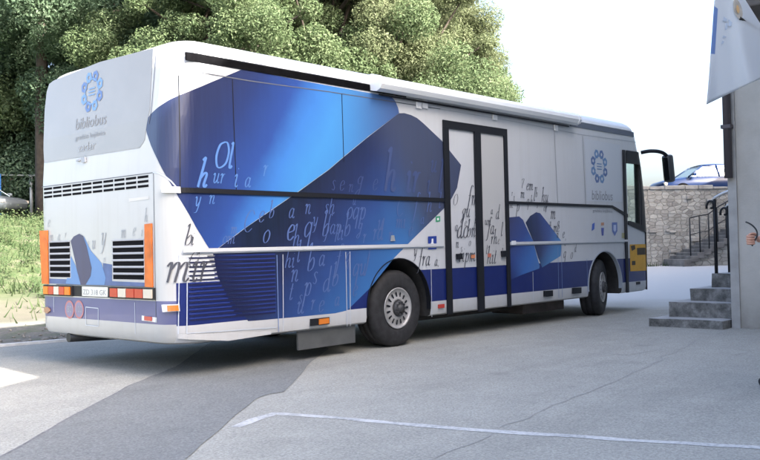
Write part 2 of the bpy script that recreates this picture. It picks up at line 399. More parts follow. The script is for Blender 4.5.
# --- pen-written lettering
GL = {
 'n': ([[(0, .40), (.07, .5), (.10, .42), (.08, 0)], [(.10, .30), (.22, .49), (.30, .42), (.27, .10), (.33, .01), (.40, .10)]], .44),
 'm': ([[(0, .40), (.07, .5), (.10, .42), (.08, 0)], [(.10, .30), (.21, .49), (.28, .42), (.26, 0)], [(.28, .30), (.40, .49), (.47, .42), (.45, .10), (.50, .01), (.57, .10)]], .62),
 'h': ([[(.02, .90), (.10, 1.0), (.11, .9), (.06, 0)], [(.08, .30), (.22, .49), (.30, .42), (.27, .10), (.33, .01), (.40, .10)]], .44),
 'b': ([[(.02, .90), (.10, 1.0), (.11, .9), (.06, .12), (.14, 0), (.28, .10), (.32, .32), (.24, .48), (.09, .30)]], .40),
 'd': ([[(.30, .40), (.20, .50), (.05, .34), (.04, .10), (.13, 0), (.28, .18)], [(.30, 1.0), (.28, .12), (.34, 0), (.40, .08)]], .44),
 'e': ([[(.04, .24), (.26, .32), (.26, .46), (.15, .50), (.03, .30), (.06, .05), (.17, 0), (.30, .12)]], .34),
 'o': ([[(.18, .50), (.05, .36), (.03, .12), (.13, 0), (.27, .12), (.30, .36), (.20, .50), (.14, .46)]], .36),
 'a': ([[(.28, .40), (.18, .50), (.05, .34), (.04, .10), (.12, 0), (.26, .18)], [(.29, .48), (.26, .10), (.32, 0), (.38, .08)]], .42),
 'i': ([[(0, .40), (.07, .5), (.09, .42), (.07, .10), (.12, 0), (.18, .08)], [(.10, .70), (.125, .73)]], .22),
 'r': ([[(0, .40), (.07, .5), (.10, .42), (.08, 0)], [(.10, .28), (.19, .47), (.27, .48)]], .30),
 'u': ([[(0, .40), (.06, .5), (.09, .42), (.07, .12), (.14, 0), (.27, .20)], [(.30, .5), (.27, .10), (.33, 0), (.39, .08)]], .44),
 's': ([[(.22, .44), (.13, .50), (.05, .40), (.12, .27), (.20, .14), (.14, 0), (.02, .06)]], .27),
 'p': ([[(0, .40), (.08, .5), (.10, .40), (.04, -.40)], [(.10, .30), (.21, .50), (.32, .38), (.28, .08), (.16, 0), (.08, .10)]], .40),
 'q': ([[(.28, .42), (.18, .50), (.05, .34), (.04, .10), (.12, 0), (.27, .18)], [(.31, .5), (.25, -.40)]], .40),
 'f': ([[(.40, .92), (.32, 1.0), (.24, .88), (.16, .0), (.08, -.34), (-.04, -.36)], [(.06, .48), (.32, .50)]], .36),
 'y': ([[(0, .42), (.06, .5), (.09, .40), (.10, .12), (.16, 0), (.28, .22)], [(.32, .5), (.27, .05), (.18, -.30), (.04, -.36)]], .40),
 'l': ([[(.03, .92), (.09, 1.0), (.10, .9), (.06, .10), (.12, 0), (.18, .10)]], .22),
 'C': ([[(.50, .80), (.40, .98), (.18, .92), (.02, .5), (.08, .10), (.26, 0), (.46, .16)]], .54),
 'O': ([[(.34, 1.0), (.12, .86), (.02, .42), (.12, .04), (.30, 0), (.52, .20), (.58, .62), (.46, .96), (.30, .99)]], .64),
 'g': ([[(.28, .42), (.18, .50), (.05, .36), (.08, .20), (.22, .20), (.29, .38), (.31, .5)], [(.29, .44), (.22, -.10), (.12, -.34), (-.02, -.28), (.08, -.12), (.24, -.02)]], .40),
 't': ([[(.14, .74), (.08, .10), (.14, 0), (.22, .10)], [(0, .5), (.24, .5)]], .26),
 '7': ([[(.02, .78), (.08, .92), (.36, .90), (.20, .40), (.12, 0)]], .42),
 ';': ([[(.06, .40), (.09, .43)], [(.08, .06), (.04, -.10)]], .16),
}
def write(bm, txt, s0, z0, h, slant=.22, heavy=.062, thin=.016, layer=[0]):
    """italic pen strokes in the (s, z) plane: h is the height of an ascender"""
    x = s0
    for ch in txt:
        if ch == ' ': x += .3*h; continue
        strokes, adv = GL[ch]
        for st in strokes:
            P = spline([(px_+slant*py_, py_, 0) for px_, py_ in st], 5)
            layer[0] = (layer[0]+1) % 4; lz = .0006*layer[0]
            prev = None
            for i, p in enumerate(P):
                t = (P[min(i+1, len(P)-1)] - P[max(i-1, 0)]); 
                if t.length < 1e-6: continue
                t.normalize(); nrm = Vector((-t.y, t.x, 0))
                down = abs(t.y); wd = thin + (heavy-thin)*down**1.6
                a = p + nrm*wd*.5; b = p - nrm*wd*.5
                lq = lz + i*1.6e-5
                cur = (bm.verts.new((x+a.x*h, z0+a.y*h, lq)), bm.verts.new((x+b.x*h, z0+b.y*h, lq)))
                if prev: bm.faces.new((prev[0], cur[0], cur[1], prev[1]))
                prev = cur
        x += adv*h
def lettering(name, items, m, off, parent=BUS):
    """items: (text, px x, px y of the baseline, ascender height in photo px)"""
    bm = bmesh.new()
    for it in items:
        txt, x, y, hp = it[:4]
        s, z = sz(x, y); _, z2 = sz(x, y-hp)
        write(bm, txt, s, z, z2-z, *(it[4:]))
    map_bm(bm, off); return obj(name, bm, m, parent)
lettering('lettering', [('mir', 165, 282.5, 40), ('b', 183.5, 245, 21), ('Ci', 188, 267, 15), ('i', 190, 245, 16)], M['ink'], .0125)
lettering('lettering', [('Ol', 214, 167, 26, .2, .10, .05), ('h', 196, 187, 30, .3, .10, .05), ('ur', 212, 183, 20), ('i', 233, 187, 26), ('a', 244, 187, 20), ('r', 262, 176, 22), ('y', 194, 206, 19), ('n', 208, 204, 18)], M['ink_pale'], .0055)
lettering('lettering', [('s e', 331, 190, 20), ('h', 383, 191, 44, .2, .085, .03), ('ir', 405, 192, 42, .2, .085, .03), ('u', 430, 172, 24), ('l', 437, 192, 34), ('g', 356, 188, 24), ('e', 372, 190, 22), ('i', 426, 193, 26), ('n', 348, 192, 16)], M['ink_dim'], .0055)
lettering('lettering', [('e', 286, 240, 30, .22, .075, .03), ('q', 303, 237, 30), ('C', 243, 232, 22), ('o', 262, 243, 26), ('b', 321, 236, 26), ('e', 258, 222, 22), ('a', 288, 218, 20), ('n', 304, 214, 20),
                       ('sh', 324, 214, 20), ('oqp', 346, 219, 24), ('C', 396, 216, 20), ('f', 412, 214, 22), ('h', 426, 212, 20), ('l', 438, 208, 16), ('b', 343, 236, 24), ('fap', 324, 234, 20), ('u', 377, 230, 20), ('mi', 395, 228, 18),
                       ('b', 306, 271, 28), ('a', 318, 266, 22), ('n', 290, 282, 24), ('p', 303, 296, 26), ('d', 322, 292, 26), ('u', 296, 314, 24), ('e', 318, 312, 22), ('hi', 284, 268, 20), ('s', 312, 284, 24), ('f', 334, 268, 24),
                       ('om', 222, 244, 16), ('u', 352, 205, 12), ('rd', 372, 240, 22), ('e', 408, 236, 18), ('b', 268, 218, 18), ('ti', 336, 240, 20), ('y', 312, 226, 18), ('g', 357, 232, 18), ('n', 388, 240, 16), ('a', 420, 224, 14),
                       ('l', 296, 262, 22), ('qu', 352, 276, 24), ('b', 331, 286, 24), ('e', 352, 296, 20), ('f', 364, 268, 20), ('s', 298, 304, 18), ('r', 310, 310, 20), ('a', 334, 306, 18), ('t', 288, 300, 22), ('h', 292, 246, 22), ('m', 230, 234, 14), ('r', 362, 243, 18), ('q', 345, 262, 18)], M['ink_faint'], .0055)
lettering('lettering', [('fm', 466, 205, 20), ('O', 452.5, 205, 11), ('gu', 461, 217, 17), ('do', 456, 238, 24), ('bn', 466, 237, 18), ('ri', 458, 262, 18), ('pm', 464, 262, 18), ('a', 454, 231, 12), ('h', 473, 228, 14),
                       ('d', 495, 219, 15), ('fa', 486, 234, 17), ('rh', 490, 244, 15), ('hit', 486, 264, 18), ('um', 484, 225, 10), ('l', 500, 236, 14), ('e', 464, 226, 10), ('n', 455, 248, 12), ('o', 468, 246, 10), ('s', 460, 252, 10), ('e', 497, 244, 10), ('t', 485, 254, 12), ('i', 501, 254, 12), ('a', 490, 214, 9)], M['ink'], .0105)
lettering('lettering', [('7', 521, 188, 10), ('em', 526, 190, 13), ('n', 509, 208, 14), ('p', 516, 211, 14), ('m', 520, 198, 12), ('hu', 541, 202, 15), ('m', 550, 219, 16), ('me', 553, 232, 12), ('e', 562, 238, 12), ('a', 557, 226, 10), ('q', 526, 205, 12),
                       ('q', 563, 258, 13), ('o', 570, 259, 13), ('l', 533, 201, 14), ('r', 545, 212, 12), ('s', 536, 208, 10), ('i', 513, 201, 10), ('b', 535, 197, 10), ('o', 543, 211, 9), ('n', 556, 238, 10), ('t', 564, 246, 10), ('u', 549, 226, 9), ('h', 530, 204, 9), ('r', 511, 196, 8), ('d', 574, 252, 9)], M['ink'], .0055)
lettering('lettering', [('fra', 417, 266, 19), ('y', 413, 256, 14), ('a;', 434, 266, 13)], M['ink'], .0055)
lettering('lettering', [('7', 43.5, 211, 9), ('r', 44, 222, 9), ('e', 48, 227, 14), ('m', 50, 240.5, 11), ('a', 58, 240.5, 12), ('u', 92, 249, 17), ('y', 101, 245, 24), ('m', 121, 238, 16), ('e', 133, 236, 16), ('h', 144.5, 222, 14), ('i', 141.5, 236, 12), ('r', 65, 238, 10), ('n', 104, 262, 8), ('s', 88, 246, 10)], M['ink_grey'], .006)

# plain type for the signs, from the built-in face
def type_mesh(txt, size, shear=0.0, thin=0.0):
    cu = bpy.data.curves.new('type', 'FONT'); cu.body = txt; cu.size = size; cu.align_x = 'CENTER'; cu.align_y = 'CENTER'; cu.shear = shear; cu.offset = thin; cu.resolution_u = 3
    o = bpy.data.objects.new('type', cu); C.objects.link(o)
    me = bpy.data.meshes.new_from_object(o.evaluated_get(bpy.context.evaluated_depsgraph_get()))
    bpy.data.objects.remove(o); return me
def type_on_bus(name, txt, x, y, hm, m, off, width=None, shear=0.0, parent=BUS):
    s, z = sz(x, y); me = type_mesh(txt, hm, shear); bm = bmesh.new(); bm.from_mesh(me); bpy.data.meshes.remove(me)
    xs = [v.co.x for v in bm.verts]; k = width/(max(xs)-min(xs)) if width else 1
    for v in bm.verts: v.co = Vector((s+v.co.x*k, z+v.co.y, 0))
    map_bm(bm, off); return obj(name, bm, m, parent)
def rosette(name, x, y, R, parent=BUS, off=.004):
    """library emblem: ring of eight knots round a pale disc"""
    s, z = sz(x, y); bm = bmesh.new()
    for k in range(8):
        a = 2*math.pi*k/8 + .39
        for sgn, rr in ((1, R*.80),):
            c = Vector((s+rr*math.cos(a), z+rr*math.sin(a), 0)); n = 6
            o_ = [bm.verts.new(c + Vector((R*.29*math.cos(2*math.pi*j/n+a), R*.29*math.sin(2*math.pi*j/n+a), .0004*(k % 2)))) for j in range(n)]
            i_ = [bm.verts.new(c + Vector((R*.11*math.cos(2*math.pi*j/n+a), R*.11*math.sin(2*math.pi*j/n+a), .0004*(k % 2)))) for j in range(n)]
            for j in range(n):
                f = bm.faces.new((o_[j], o_[(j+1) % n], i_[(j+1) % n], i_[j])); f.material_index = k % 2
    n = 32
    for r0, r1, zz in ((.60, .66, .001),):
        A = [bm.verts.new((s+R*r0*math.cos(2*math.pi*j/n), z+R*r0*math.sin(2*math.pi*j/n), zz)) for j in range(n)]
        B = [bm.verts.new((s+R*r1*math.cos(2*math.pi*j/n), z+R*r1*math.sin(2*math.pi*j/n), zz)) for j in range(n)]
        for j in range(n): bm.faces.new((A[j], A[(j+1) % n], B[(j+1) % n], B[j]))
    for i in range(3):
        q = [bm.verts.new((s+dx*R, z+(.16*(i-1)+dz)*R, .001)) for dx, dz in ((-.3, -.03), (.3, -.03), (.3, .03), (-.3, .03))]; bm.faces.new(q)
    bmesh.ops.recalc_face_normals(bm, faces=bm.faces)
    map_bm(bm, off); return obj(name, bm, [M['emblem_blue'], M['emblem_dark']], parent)

# --- tail
def outline(name, pts, w, m, off=.004, close=True, thick=0, px=True):
    P = [Vector((*(sz(*p) if px else p), 0)) for p in pts]; q = []
    for a, b in zip(P, P[1:]+([P[0]] if close else [])):
        t = (b-a).normalized(); nn = Vector((-t.y, t.x, 0))*w/2; q.append([tuple((a+nn)[:2]), tuple((b+nn)[:2]), tuple((b-nn)[:2]), tuple((a-nn)[:2])])
    return decal(name, q, m, off, BUS, px=False, thick=thick)
film = mat('window_film', (.262, .256, .240), .24, coat=.3, var=.04, vscale=2)
rw = decal('rear_window', [[(44.5, 162.8), (43.8, 150), (45, 110), (47, 92), (49.5, 84), (54, 80.5), (100, 62), (148, 49.5), (153.5, 48.6), (151.5, 80), (150.3, 109), (147, 125), (145, 140), (140, 147.8)]], film, .004, BUS)
outline('corner_seam', [(157, 46), (154.6, 75), (151.8, 110), (149.2, 124)], .010, M['seam_dark'], close=False, off=.006)
rosette('emblem', 92.5, 91.5, .215, rw, .008)
type_on_bus('sign_text', 'bibliobus', 91, 122, .17, M['ink_soft'], .008, .62, .1, rw)
type_on_bus('sign_text', 'gradska knjižnica', 90.5, 135.5, .07, M['ink_soft'], .008, .60, 0, rw)
type_on_bus('sign_text', 'zadar', 87, 146.8, .13, M['ink_grey'], .008, .36, .1, rw)
decal('wiper_spindle', [[(78, 160), (81, 159.3), (81, 161), (78, 161.6)], [(83, 157.5), (86.5, 157), (87, 162), (83.5, 162.8)]], M['ink_grey'], .004, BUS, thick=.02)
sL, sR = sz(42.8, 192)[0], sz(150.5, 181)[0]
bm = bmesh.new(); q = []
ncol = 10
for c in range(ncol):
    a = sL + .02 + (sR-sL-.04)*c/ncol + .012; b = sL + .02 + (sR-sL-.04)*(c+1)/ncol - .012
    for zr in (1.835, 1.880, 1.925): q.append(rect(a, b, zr, zr+.024))
decal('vent_grille', q, M['void'], .003, BUS, px=False)
decal('engine_hatch', [rect(sL-.02, sR+.06, 1.962, 1.970), rect(sR+.05, sR+.058, .54, 1.962), rect(sz(154.2, 290)[0]-1.9, sz(154.2, 290)[0], .872, .880)], M['seam_dark'], .003, BUS, px=False)
decal('hatch_edge', [[(153, 172), (158, 172.2), (166, 176), (172, 181), (177, 187), (176, 187.5), (171, 182), (165.4, 177), (158, 173.3), (153, 173.2)]], M['seam_light'], .004, BUS)
decal('brand_strip', [[(129, 198.5), (149, 196), (149, 199), (129, 201.8)]], mat('faded_badge', (.55, .54, .53), .5), .003, BUS)
def louvre(pxa, pxb, rows):
    (s0, z0), (s1, z1) = sz(*pxa), sz(*pxb)
    lp = decal('louvre', [rect(s0, s1, z1, z0)], mat('louvre_film', lin((188, 186, 190)), .4), .003, BUS, px=False)
    q = []
    for i in range(rows):
        zc = z1 + (z0-z1)*(i+.5)/rows; q.append(rect(s0+.008, s1-.008, zc-.026, zc+.019))
    decal('slot', q, M['void'], .0045, lp, px=False)
    q = []
    for i in range(rows):
        zc = z1 + (z0-z1)*(i+.5)/rows; q.append(rect(s0+.004, s1-.004, zc+.021, zc+.028))
    decal('slat', q, mat('slat_grey', lin((150, 152, 160)), .5), .0045, lp, px=False, thick=.012)
louvre((49.5, 241.5), (71, 278), 6); louvre((112.5, 240), (145, 280.5), 6)
decal('reflector_strip', [[(40.7, 230.8), (48.6, 230.4), (49.3, 284), (43.2, 283.6)]], M['orange'], .005, BUS, thick=.012)
decal('reflector_strip', [[(145.8, 224.2), (152.8, 223.4), (153.8, 287.3), (146.2, 286.8)]], M['orange'], .005, BUS, thick=.012)
def lamp_cluster(pa, pb, cols):
    (s0, z0), (s1, z1) = sz(*pa), sz(*pb); z0, z1 = .868, .752
    h = decal('tail_lamp', [rect(s0, s1, z1, z0)], M['trim_black'], .004, BUS, px=False, thick=.012)
    n = len(cols)
    for i, c in enumerate(cols):
        a = s0+.03+(s1-s0-.05)*i/n; b = s0+.03+(s1-s0-.05)*(i+1)/n - .014
        decal('lens', [rect(a, b, z1+.016, z0-.014)], M[c], .017, h, px=False, thick=.016)
lamp_cluster((44.6, 290), (73.5, 291), ['amber_lens', 'red_lens', 'clear_lens', 'red_lens', 'amber_lens'])
lamp_cluster((111, 293), (156, 294), ['red_lens', 'clear_lens', 'red_lens', 'red_lens', 'clear_lens'])
decal('plate_recess', [rect(sz(73.6, 290)[0], sz(110.8, 293)[0], .755, .868)], M['trim_black'], .004, BUS, px=False)
lp = decal('licence_plate', [rect(sz(83, 290)[0], sz(108.5, 293)[0], .762, .862)], mat('plate_white', (.62, .62, .58), .4, var=.1, vscale=12), .006, BUS, px=False, thick=.006)
type_on_bus('plate_text', 'ZD 318 GK', 95.5, 292.5, .075, M['ink_soft'], .0135, .46, 0, lp)
for x, t in ((69.8, '80'), (79.3, '100')):
    s, z = sz(x, 309.5); bm = bmesh.new(); n = 28
    for r0, r1, mi in ((.078, .098, 0), (0.0, .078, 1)):
        A = [bm.verts.new((s+r0*math.cos(2*math.pi*j/n), z+r0*math.sin(2*math.pi*j/n), 0)) for j in range(n)] if r0 else None
        B = [bm.verts.new((s+r1*math.cos(2*math.pi*j/n), z+r1*math.sin(2*math.pi*j/n), 0)) for j in range(n)]
        if A:
            for j in range(n): bm.faces.new((A[j], A[(j+1) % n], B[(j+1) % n], B[j])).material_index = mi
        else: bm.faces.new(B).material_index = mi
    map_bm(bm, .004, cuts=False)
    st = obj('speed_sticker', bm, [mat('sticker_red', lin((170, 112, 112)), .5), mat('sticker_face', lin((130, 122, 146)), .5)], BUS)
    type_on_bus('sticker_text', t, x, 309.5, .1, M['ink_grey'], .006, .09 if t == '80' else .11, 0, st)
outline('tow_cover', [(86, 307), (98.5, 308.3), (98.5, 326.5), (86, 325)], .008, M['seam_light'])
outline('bumper_seam', [(135, 302.5), (135.6, 334)], .007, M['seam_light'], close=False)
outline('bumper_seam', [(54, 297), (54.2, 312)], .007, M['seam_light'], close=False)
decal('reflector_bracket', [[(142, 315.5), (157, 317.5), (157, 322.5), (142, 320.5)]], M['white'], .003, BUS)
decal('rear_reflector', [[(145.5, 316), (152.5, 316.8), (152.5, 321), (145.5, 320.2)]], M['red_lens'], .006, BUS, thick=.01)
decal('fog_lamp', [[(45.5, 308), (48, 306.8), (50.4, 308), (51, 311), (48.4, 313.4), (45.8, 312)]], mat('fog_lens', (.35, .2, .13), .3), .004, BUS, thick=.015)
mk = decal('side_marker', [[(163.5, 304.5), (179.5, 304), (180, 311), (164.5, 311.8)]], M['white'], .004, BUS, thick=.03)
decal('lens', [[(169, 305.2), (178.6, 304.8), (179, 310.3), (169.4, 311)]], M['amber_lens'], .036, mk, thick=.012)
# rear underside apron, exhaust
bm = bmesh.new(); box(bm, .6, 1.9, .5, BW-.5, .26, .33); bevel(bm, .03); obj('undertray', bm, M['under'], BUS)
bm = bmesh.new(); box(bm, 3.9, 7.3, .45, BW-.45, .22, .34); bevel(bm, .03); obj('undertray', bm, M['under'], BUS)
bm = bmesh.new(); tube(bm, [(.03, 2.0, .30), (.5, 2.0, .28), (.9, 2.0, .26)], .05, 12); obj('exhaust_pipe', bm, M['dark_metal'], BUS)
# lower apron of the tail's engine flap
decal('engine_flap', [[(178, 338.6), (227, 340.8), (270, 334.2), (270, 331), (227, 333), (178, 334)]], M['bus'], .012, BUS, thick=.006)

# --- near side trims
zb = 1.786
decal('belt_rail', [rect(sz(180, 190)[0], sz(445.5, 198.5)[0], zb-.022, zb+.026)], M['trim_black'], .006, BUS, px=False, thick=.014)
s0, s1 = sz(508, 202.3)[0], sz(611.5, 206.4)[0]
decal('belt_rail', [rect(s0, s1, zb-.020, zb+.022)] + [[(s1, zb-.020), sz(627, 217.5), sz(627, 214.2), (s1, zb+.022)]], M['trim_black'], .006, BUS, px=False, thick=.014)
decal('belt_cap', [[(163, 186.8), (180, 187), (180.3, 193.2), (163.5, 192.6)]], M['white'], .007, BUS, thick=.03)
zt = 1.203
for a, b in ((182.6, 443), (509, 626.5)):
    ya = 250 if a < 300 else 243
    sA, sB = sz(a, ya)[0], sz(b, 244)[0]
    decal('side_moulding', [rect(sA, sB, zt-.006, zt+.030)], M['bus'], .006, BUS, px=False, thick=.020)
    decal('moulding_strip', [rect(sA, sB, zt-.020, zt-.006)], M['seam_light'], .006, BUS, px=False, thick=.006)
outline('upper_seam', [(180.5, 70.6), (250, 81), (329, 91.8), (417, 105.5), (440, 109)], .009, M['seam_dark'], close=False, off=.0055)
outline('upper_seam', [(440, 109), (505, 120), (581.6, 134.6), (641, 142.8)], .007, mat('panel_gap_grey', (.36, .39, .43), .6), close=False, off=.0055)
for pts in ([(178.7, 75), (180, 188)], [(232, 79), (236, 189.5)], [(341.5, 94), (343.5, 162)]):
    outline('panel_seam', pts, .010, M['trim_black'], close=False, off=.0055)
for pts in ([(554, 131), (557.5, 203)], [(582.3, 136), (585.5, 205)]):
    outline('panel_seam', pts, .010, M['ink_soft'], close=False, off=.0055)
# lower flap doors: fine bright edges
for pts, m_ in (([(179.5, 253), (178.3, 336)], 'seam_light'), ([(187.2, 257), (186.7, 334)], 'seam_light'), ([(276.5, 255), (278.3, 331.5)], 'seam_blue'), ([(282.5, 254.5), (283, 331)], 'seam_light'),
                ([(345.3, 252), (346.8, 326.5)], 'seam_light'), ([(349.5, 251.5), (350, 326)], 'seam_light'), ([(430.7, 268), (431.5, 317)], 'seam_light'),
                ([(532.5, 272), (533, 302)], 'seam_light'), ([(557.5, 247), (558.5, 298)], 'seam_blue'), ([(561, 246), (562, 297.5)], 'seam_blue'), ([(586.5, 259), (587.5, 294)], 'seam_blue')):
    outline('flap_edge', pts, .009, M[m_], close=False, off=.0068)
outline('flap_edge', [(187, 333.2), (276, 327.5)], .008, M['seam_light'], close=False, off=.0068)
# side louvre panel
lv = bpy.data.materials.new('louvre_slats'); lv.use_nodes = True; N = Nodes(lv); cc = N.coord()
sx = N.n('ShaderNodeSeparateXYZ'); N.l(cc, sx.inputs[0])
f = N.math('MULTIPLY', N.math('GREATER_THAN', sx.outputs[2], .912), N.math('LESS_THAN', N.axis(cc, S3(187, 262), S3(214, 262)), 1.0))
fd2 = N.ramp(N.axis(cc, S3(219, 283), (S3(219, 283)[0]+.30, 0, S3(219, 283)[2]+.17)), [(0, (0, 0, 0)), (.04, (1, 1, 1)), (.35, (.8, .8, .8)), (1, (0, 0, 0))])
N.l(N.mix(N.math('MULTIPLY', fd2, .85), N.mix(f, lin((38, 54, 122)), (.56, .585, .61, 1)), lin((16, 17, 40))), N.b.inputs['Base Color']); N.b.inputs['Roughness'].default_value = .35
sa, sb_ = sz(188.5, 290)[0], sz(275.3, 290)[0]
q = []; q2 = []
for i in range(15):
    z = .54 + .042*i; q.append(rect(sa, sb_, z+.024, z+.036)); q2.append(rect(sa+.01, sb_-.01, z+.008, z+.021))
sl_ = decal('side_louvre', q, lv, .006, BUS, px=False, thick=.005)
decal('slot', q2, mat('slot_shade', lin((22, 28, 70)), .6), .0062, sl_, px=False)
# skirt lamps, locks, stickers
for pa in ((309.5, 318.5, 328, 324.5),):
    mk = decal('side_marker', [[(pa[0], 319), (pa[2], 317), (pa[2], 324), (pa[0], 326)]], M['trim_black'], .006, BUS, thick=.02)
    decal('lens', [[(317, 319), (327, 317.8), (327, 323.2), (317, 324.4)]], M['amber_lens'], .028, mk, thick=.008)
decal('side_marker', [[(437.5, 304.5), (443.3, 303.8), (443.3, 307.6), (437.5, 308.4)]], M['red_lens'], .006, BUS, thick=.015)
for x, y in ((547, 293.5), (575.5, 290.5)):
    decal('skirt_lamp', [[(x-4, y-2.6), (x+4, y-3.2), (x+4, y+2.6), (x-4, y+3.2)]], M['trim_black'], .006, BUS, thick=.03)
decal('lock', [[(390.5, 235.5), (393, 235.3), (394, 241), (389.8, 241.2)]], M['silver'], .008, BUS, thick=.012)
decal('knob', [[(509.5, 241), (513, 240.8), (513.3, 244.8), (509.7, 245)]], M['white'], .03, BUS, thick=.02)
st = decal('access_sticker', [[(427.5, 236.5), (436, 236), (436, 249), (427.5, 249.4)]], mat('sticker_blue', lin((36, 60, 138)), .4), .010, BUS)
decal('sticker_figure', [[(431, 238.8), (432.6, 238.6), (432.6, 242.6), (434.2, 246), (433.2, 246.4), (431.6, 243.6), (430, 246), (429.4, 244.8), (430.8, 242.4)]], M['white'], .0112, st)
st = decal('green_sticker', [[(435.5, 216.5), (440, 216), (440, 221.4), (435.5, 222)]], mat('sticker_green', lin((60, 150, 110)), .4), .004, BUS)
decal('sticker_ring', [[(436.8, 218), (438.6, 217.8), (438.6, 220.2), (436.8, 220.4)]], M['white'], .0052, st)
for poly, c in (([(592, 224), (594.5, 222.5), (594.2, 229), (591.5, 231)], (70, 100, 180)), ([(600.8, 222.6), (603.8, 222.4), (603.8, 225.4), (600.8, 225.6)], (190, 140, 110)), ([(601, 228), (603.8, 227.8), (603.4, 235.5), (601.6, 235.6)], (80, 90, 160)),
                ([(611.8, 222.5), (617, 222.2), (617.2, 231), (614.6, 236), (612, 231.5)], (100, 120, 175)), ([(621.5, 233), (625.5, 232.8), (625.5, 238), (621.5, 238.2)], (175, 170, 130))):
    decal('sponsor_badge', [poly], mat('badge', lin(c), .4), .004, BUS)
decal('badge_core', [[(613.2, 225), (615.8, 224.8), (615.8, 230), (614.6, 232), (613.2, 230)]], mat('badge_pale', lin((185, 195, 220)), .4), .0055, BUS)
# pale grey sign panel near the front
sp = decal('sign_panel', [[(584, 138.5), (619.5, 145), (622, 202), (586.5, 201)]], mat('panel_grey', (.54, .57, .61), .3), .003, BUS)
rosette('emblem', 599, 166.5, .27, sp, .005)
type_on_bus('sign_text', 'bibliobus', 602, 196, .22, M['ink_soft'], .005, .70, .1, sp)
type_on_bus('sign_text', 'gradska knjižnica', 602.5, 211, .07, M['ink_soft'], .005, .66, 0, BUS)

# --- passenger double door
dleft, dmid0, dmid1, dright = sz(442.8, 160)[0], sz(473.6, 160)[0], sz(479.6, 160)[0], sz(507.5, 200)[0]
ztop = sz(473, 124.5)[1]; zbot = .325
door = decal('double_door', [rect(dleft, dleft+.11, zbot, ztop), rect(dright-.08, dright, zbot, ztop), rect(dleft+.11, dright-.08, ztop-.10, ztop)], M['trim_black'], .007, BUS, px=False, thick=.018)
decal('door_leaf', [rect(dmid1, dright-.08, .915, ztop-.10)], mat('leaf_film', (.49, .49, .485), .25), .0055, door, px=False)
decal('mullion', [rect(dmid0, dmid1, zbot-.01, ztop-.10)], M['trim_black'], .007, door, px=False, thick=.024)
decal('handle', [[(455, 254), (460, 253.5), (460.3, 259), (455.4, 259.6)]], M['trim_black'], .012, door, thick=.03)
decal('handle', [[(500, 251), (504.5, 250.6), (504.8, 256.6), (500.4, 257)]], M['trim_black'], .012, door, thick=.03)
decal('warning_label', [[(470.4, 255), (474.6, 254.6), (474.6, 258), (470.4, 258.4)]], mat('label_orange', lin((205, 130, 90)), .5), .012, door)
decal('warning_label', [[(487, 253.6), (490.4, 253.4), (490.4, 257), (487, 257.2)]], mat('label_red', lin((190, 110, 90)), .5), .012, door)

# --- cab door at the front
fx0 = sz(624, 200)[0]; zf = sz(630, 151)[1]
fd = decal('cab_door', [rect(fx0-.03, fx0+.055, .33, zf), rect(9.20, 9.74, 2.54, zf)], M['trim_black'], .007, BUS, px=False, thick=.016)
decal('pillar', [rect(9.70, 10.02, 1.42, zf)], M['trim_black'], .007, fd, px=False, thick=.016)
decal('pillar', [rect(9.90, 10.05, .34, 1.42)], M['trim_black'], .007, fd, px=False, thick=.016)
decal('sill', [[(9.20, 1.49), (9.20, 1.55), (9.26, 1.55), (9.70, 1.49), (9.92, 1.42), (9.92, 1.34)]], M['trim_black'], .007, fd, px=False, thick=.014)
yp = decal('poster', [[(629.5, 244.5), (646.5, 244), (647.3, 270.5), (630, 271.3)]], mat('poster_yellow', lin((214, 160, 44)), .5, var=.1), .006, fd)
decal('poster_print', [[(630.2, 246), (634.5, 245), (635, 249), (631.5, 251)], [(636.5, 248), (645, 247.6), (645.2, 254.5), (636.8, 255)], [(631.5, 261), (635, 260.8), (635, 265), (631.5, 265.2)]], mat('poster_ink', lin((70, 58, 40)), .6), .0075, yp)
decal('door_lock', [[(636, 282), (639.5, 281.6), (639.5, 284.2), (636, 284.6)]], M['trim_black'], .006, fd, thick=.01)
# front face parts (hidden from this side but there)
for yy in (.45, BW-.45):
    bm = bmesh.new(); box(bm, BL-.02, BL+.02, yy-.22, yy+.22, .62, .84); bevel(bm, .02); obj('headlight', bm, M['clear_lens'], BUS)

# --- roof edge: gutter, awning, far trims
def roof_strip(x0, x1, ins0, z0, ins1, z1, name, m, proud=.006):
    bm = bmesh.new(); n = 24; A = []; 
    for i in range(n+1):
        x = x0+(x1-x0)*i/n
        A.append((bm.verts.new((x, ins0-proud, z0)), bm.verts.new((x, ins1-proud, z1)), bm.verts.new((x, ins1+.01, z1)), bm.verts.new((x, ins0+.01, z0))))
    for a, b in zip(A, A[1:]):
        for k in range(4): bm.faces.new((a[k], b[k], b[(k+1) % 4], a[(k+1) % 4]))
    bm.faces.new(A[0]); bm.faces.new(A[-1][::-1]); bmesh.ops.recalc_face_normals(bm, faces=bm.faces)
    return obj(name, bm, m, BUS)
sg = sz(180, 60)[0]
roof_strip(.22, 9.45, .004, 3.115, .018, 3.155, 'roof_rail', M['white'], .004)
roof_strip(.20, 3.42, -.004, 3.030, .0, 3.105, 'gutter', M['black'], .006)
roof_strip(7.35, 9.52, -.004, 3.02, .0, 3.10, 'gutter', mat('gutter_grey', (.10, .12, .16), .5), .006)
outline('gutter_frame', [(178.6, 51), (179.6, 70)], .05, mat('gutter_end', (.34, .35, .37), .5), close=False, off=.006)
bm = bmesh.new()
prof = [(-.02, 3.04), (-.10, 3.025), (-.155, 3.05), (-.18, 3.10), (-.17, 3.15), (-.12, 3.20), (-.03, 3.225), (.06, 3.215), (.03, 3.05)]
ax0, ax1 = on_y(379, 85, -.12).x, on_y(577, 122, -.12).x
st = []
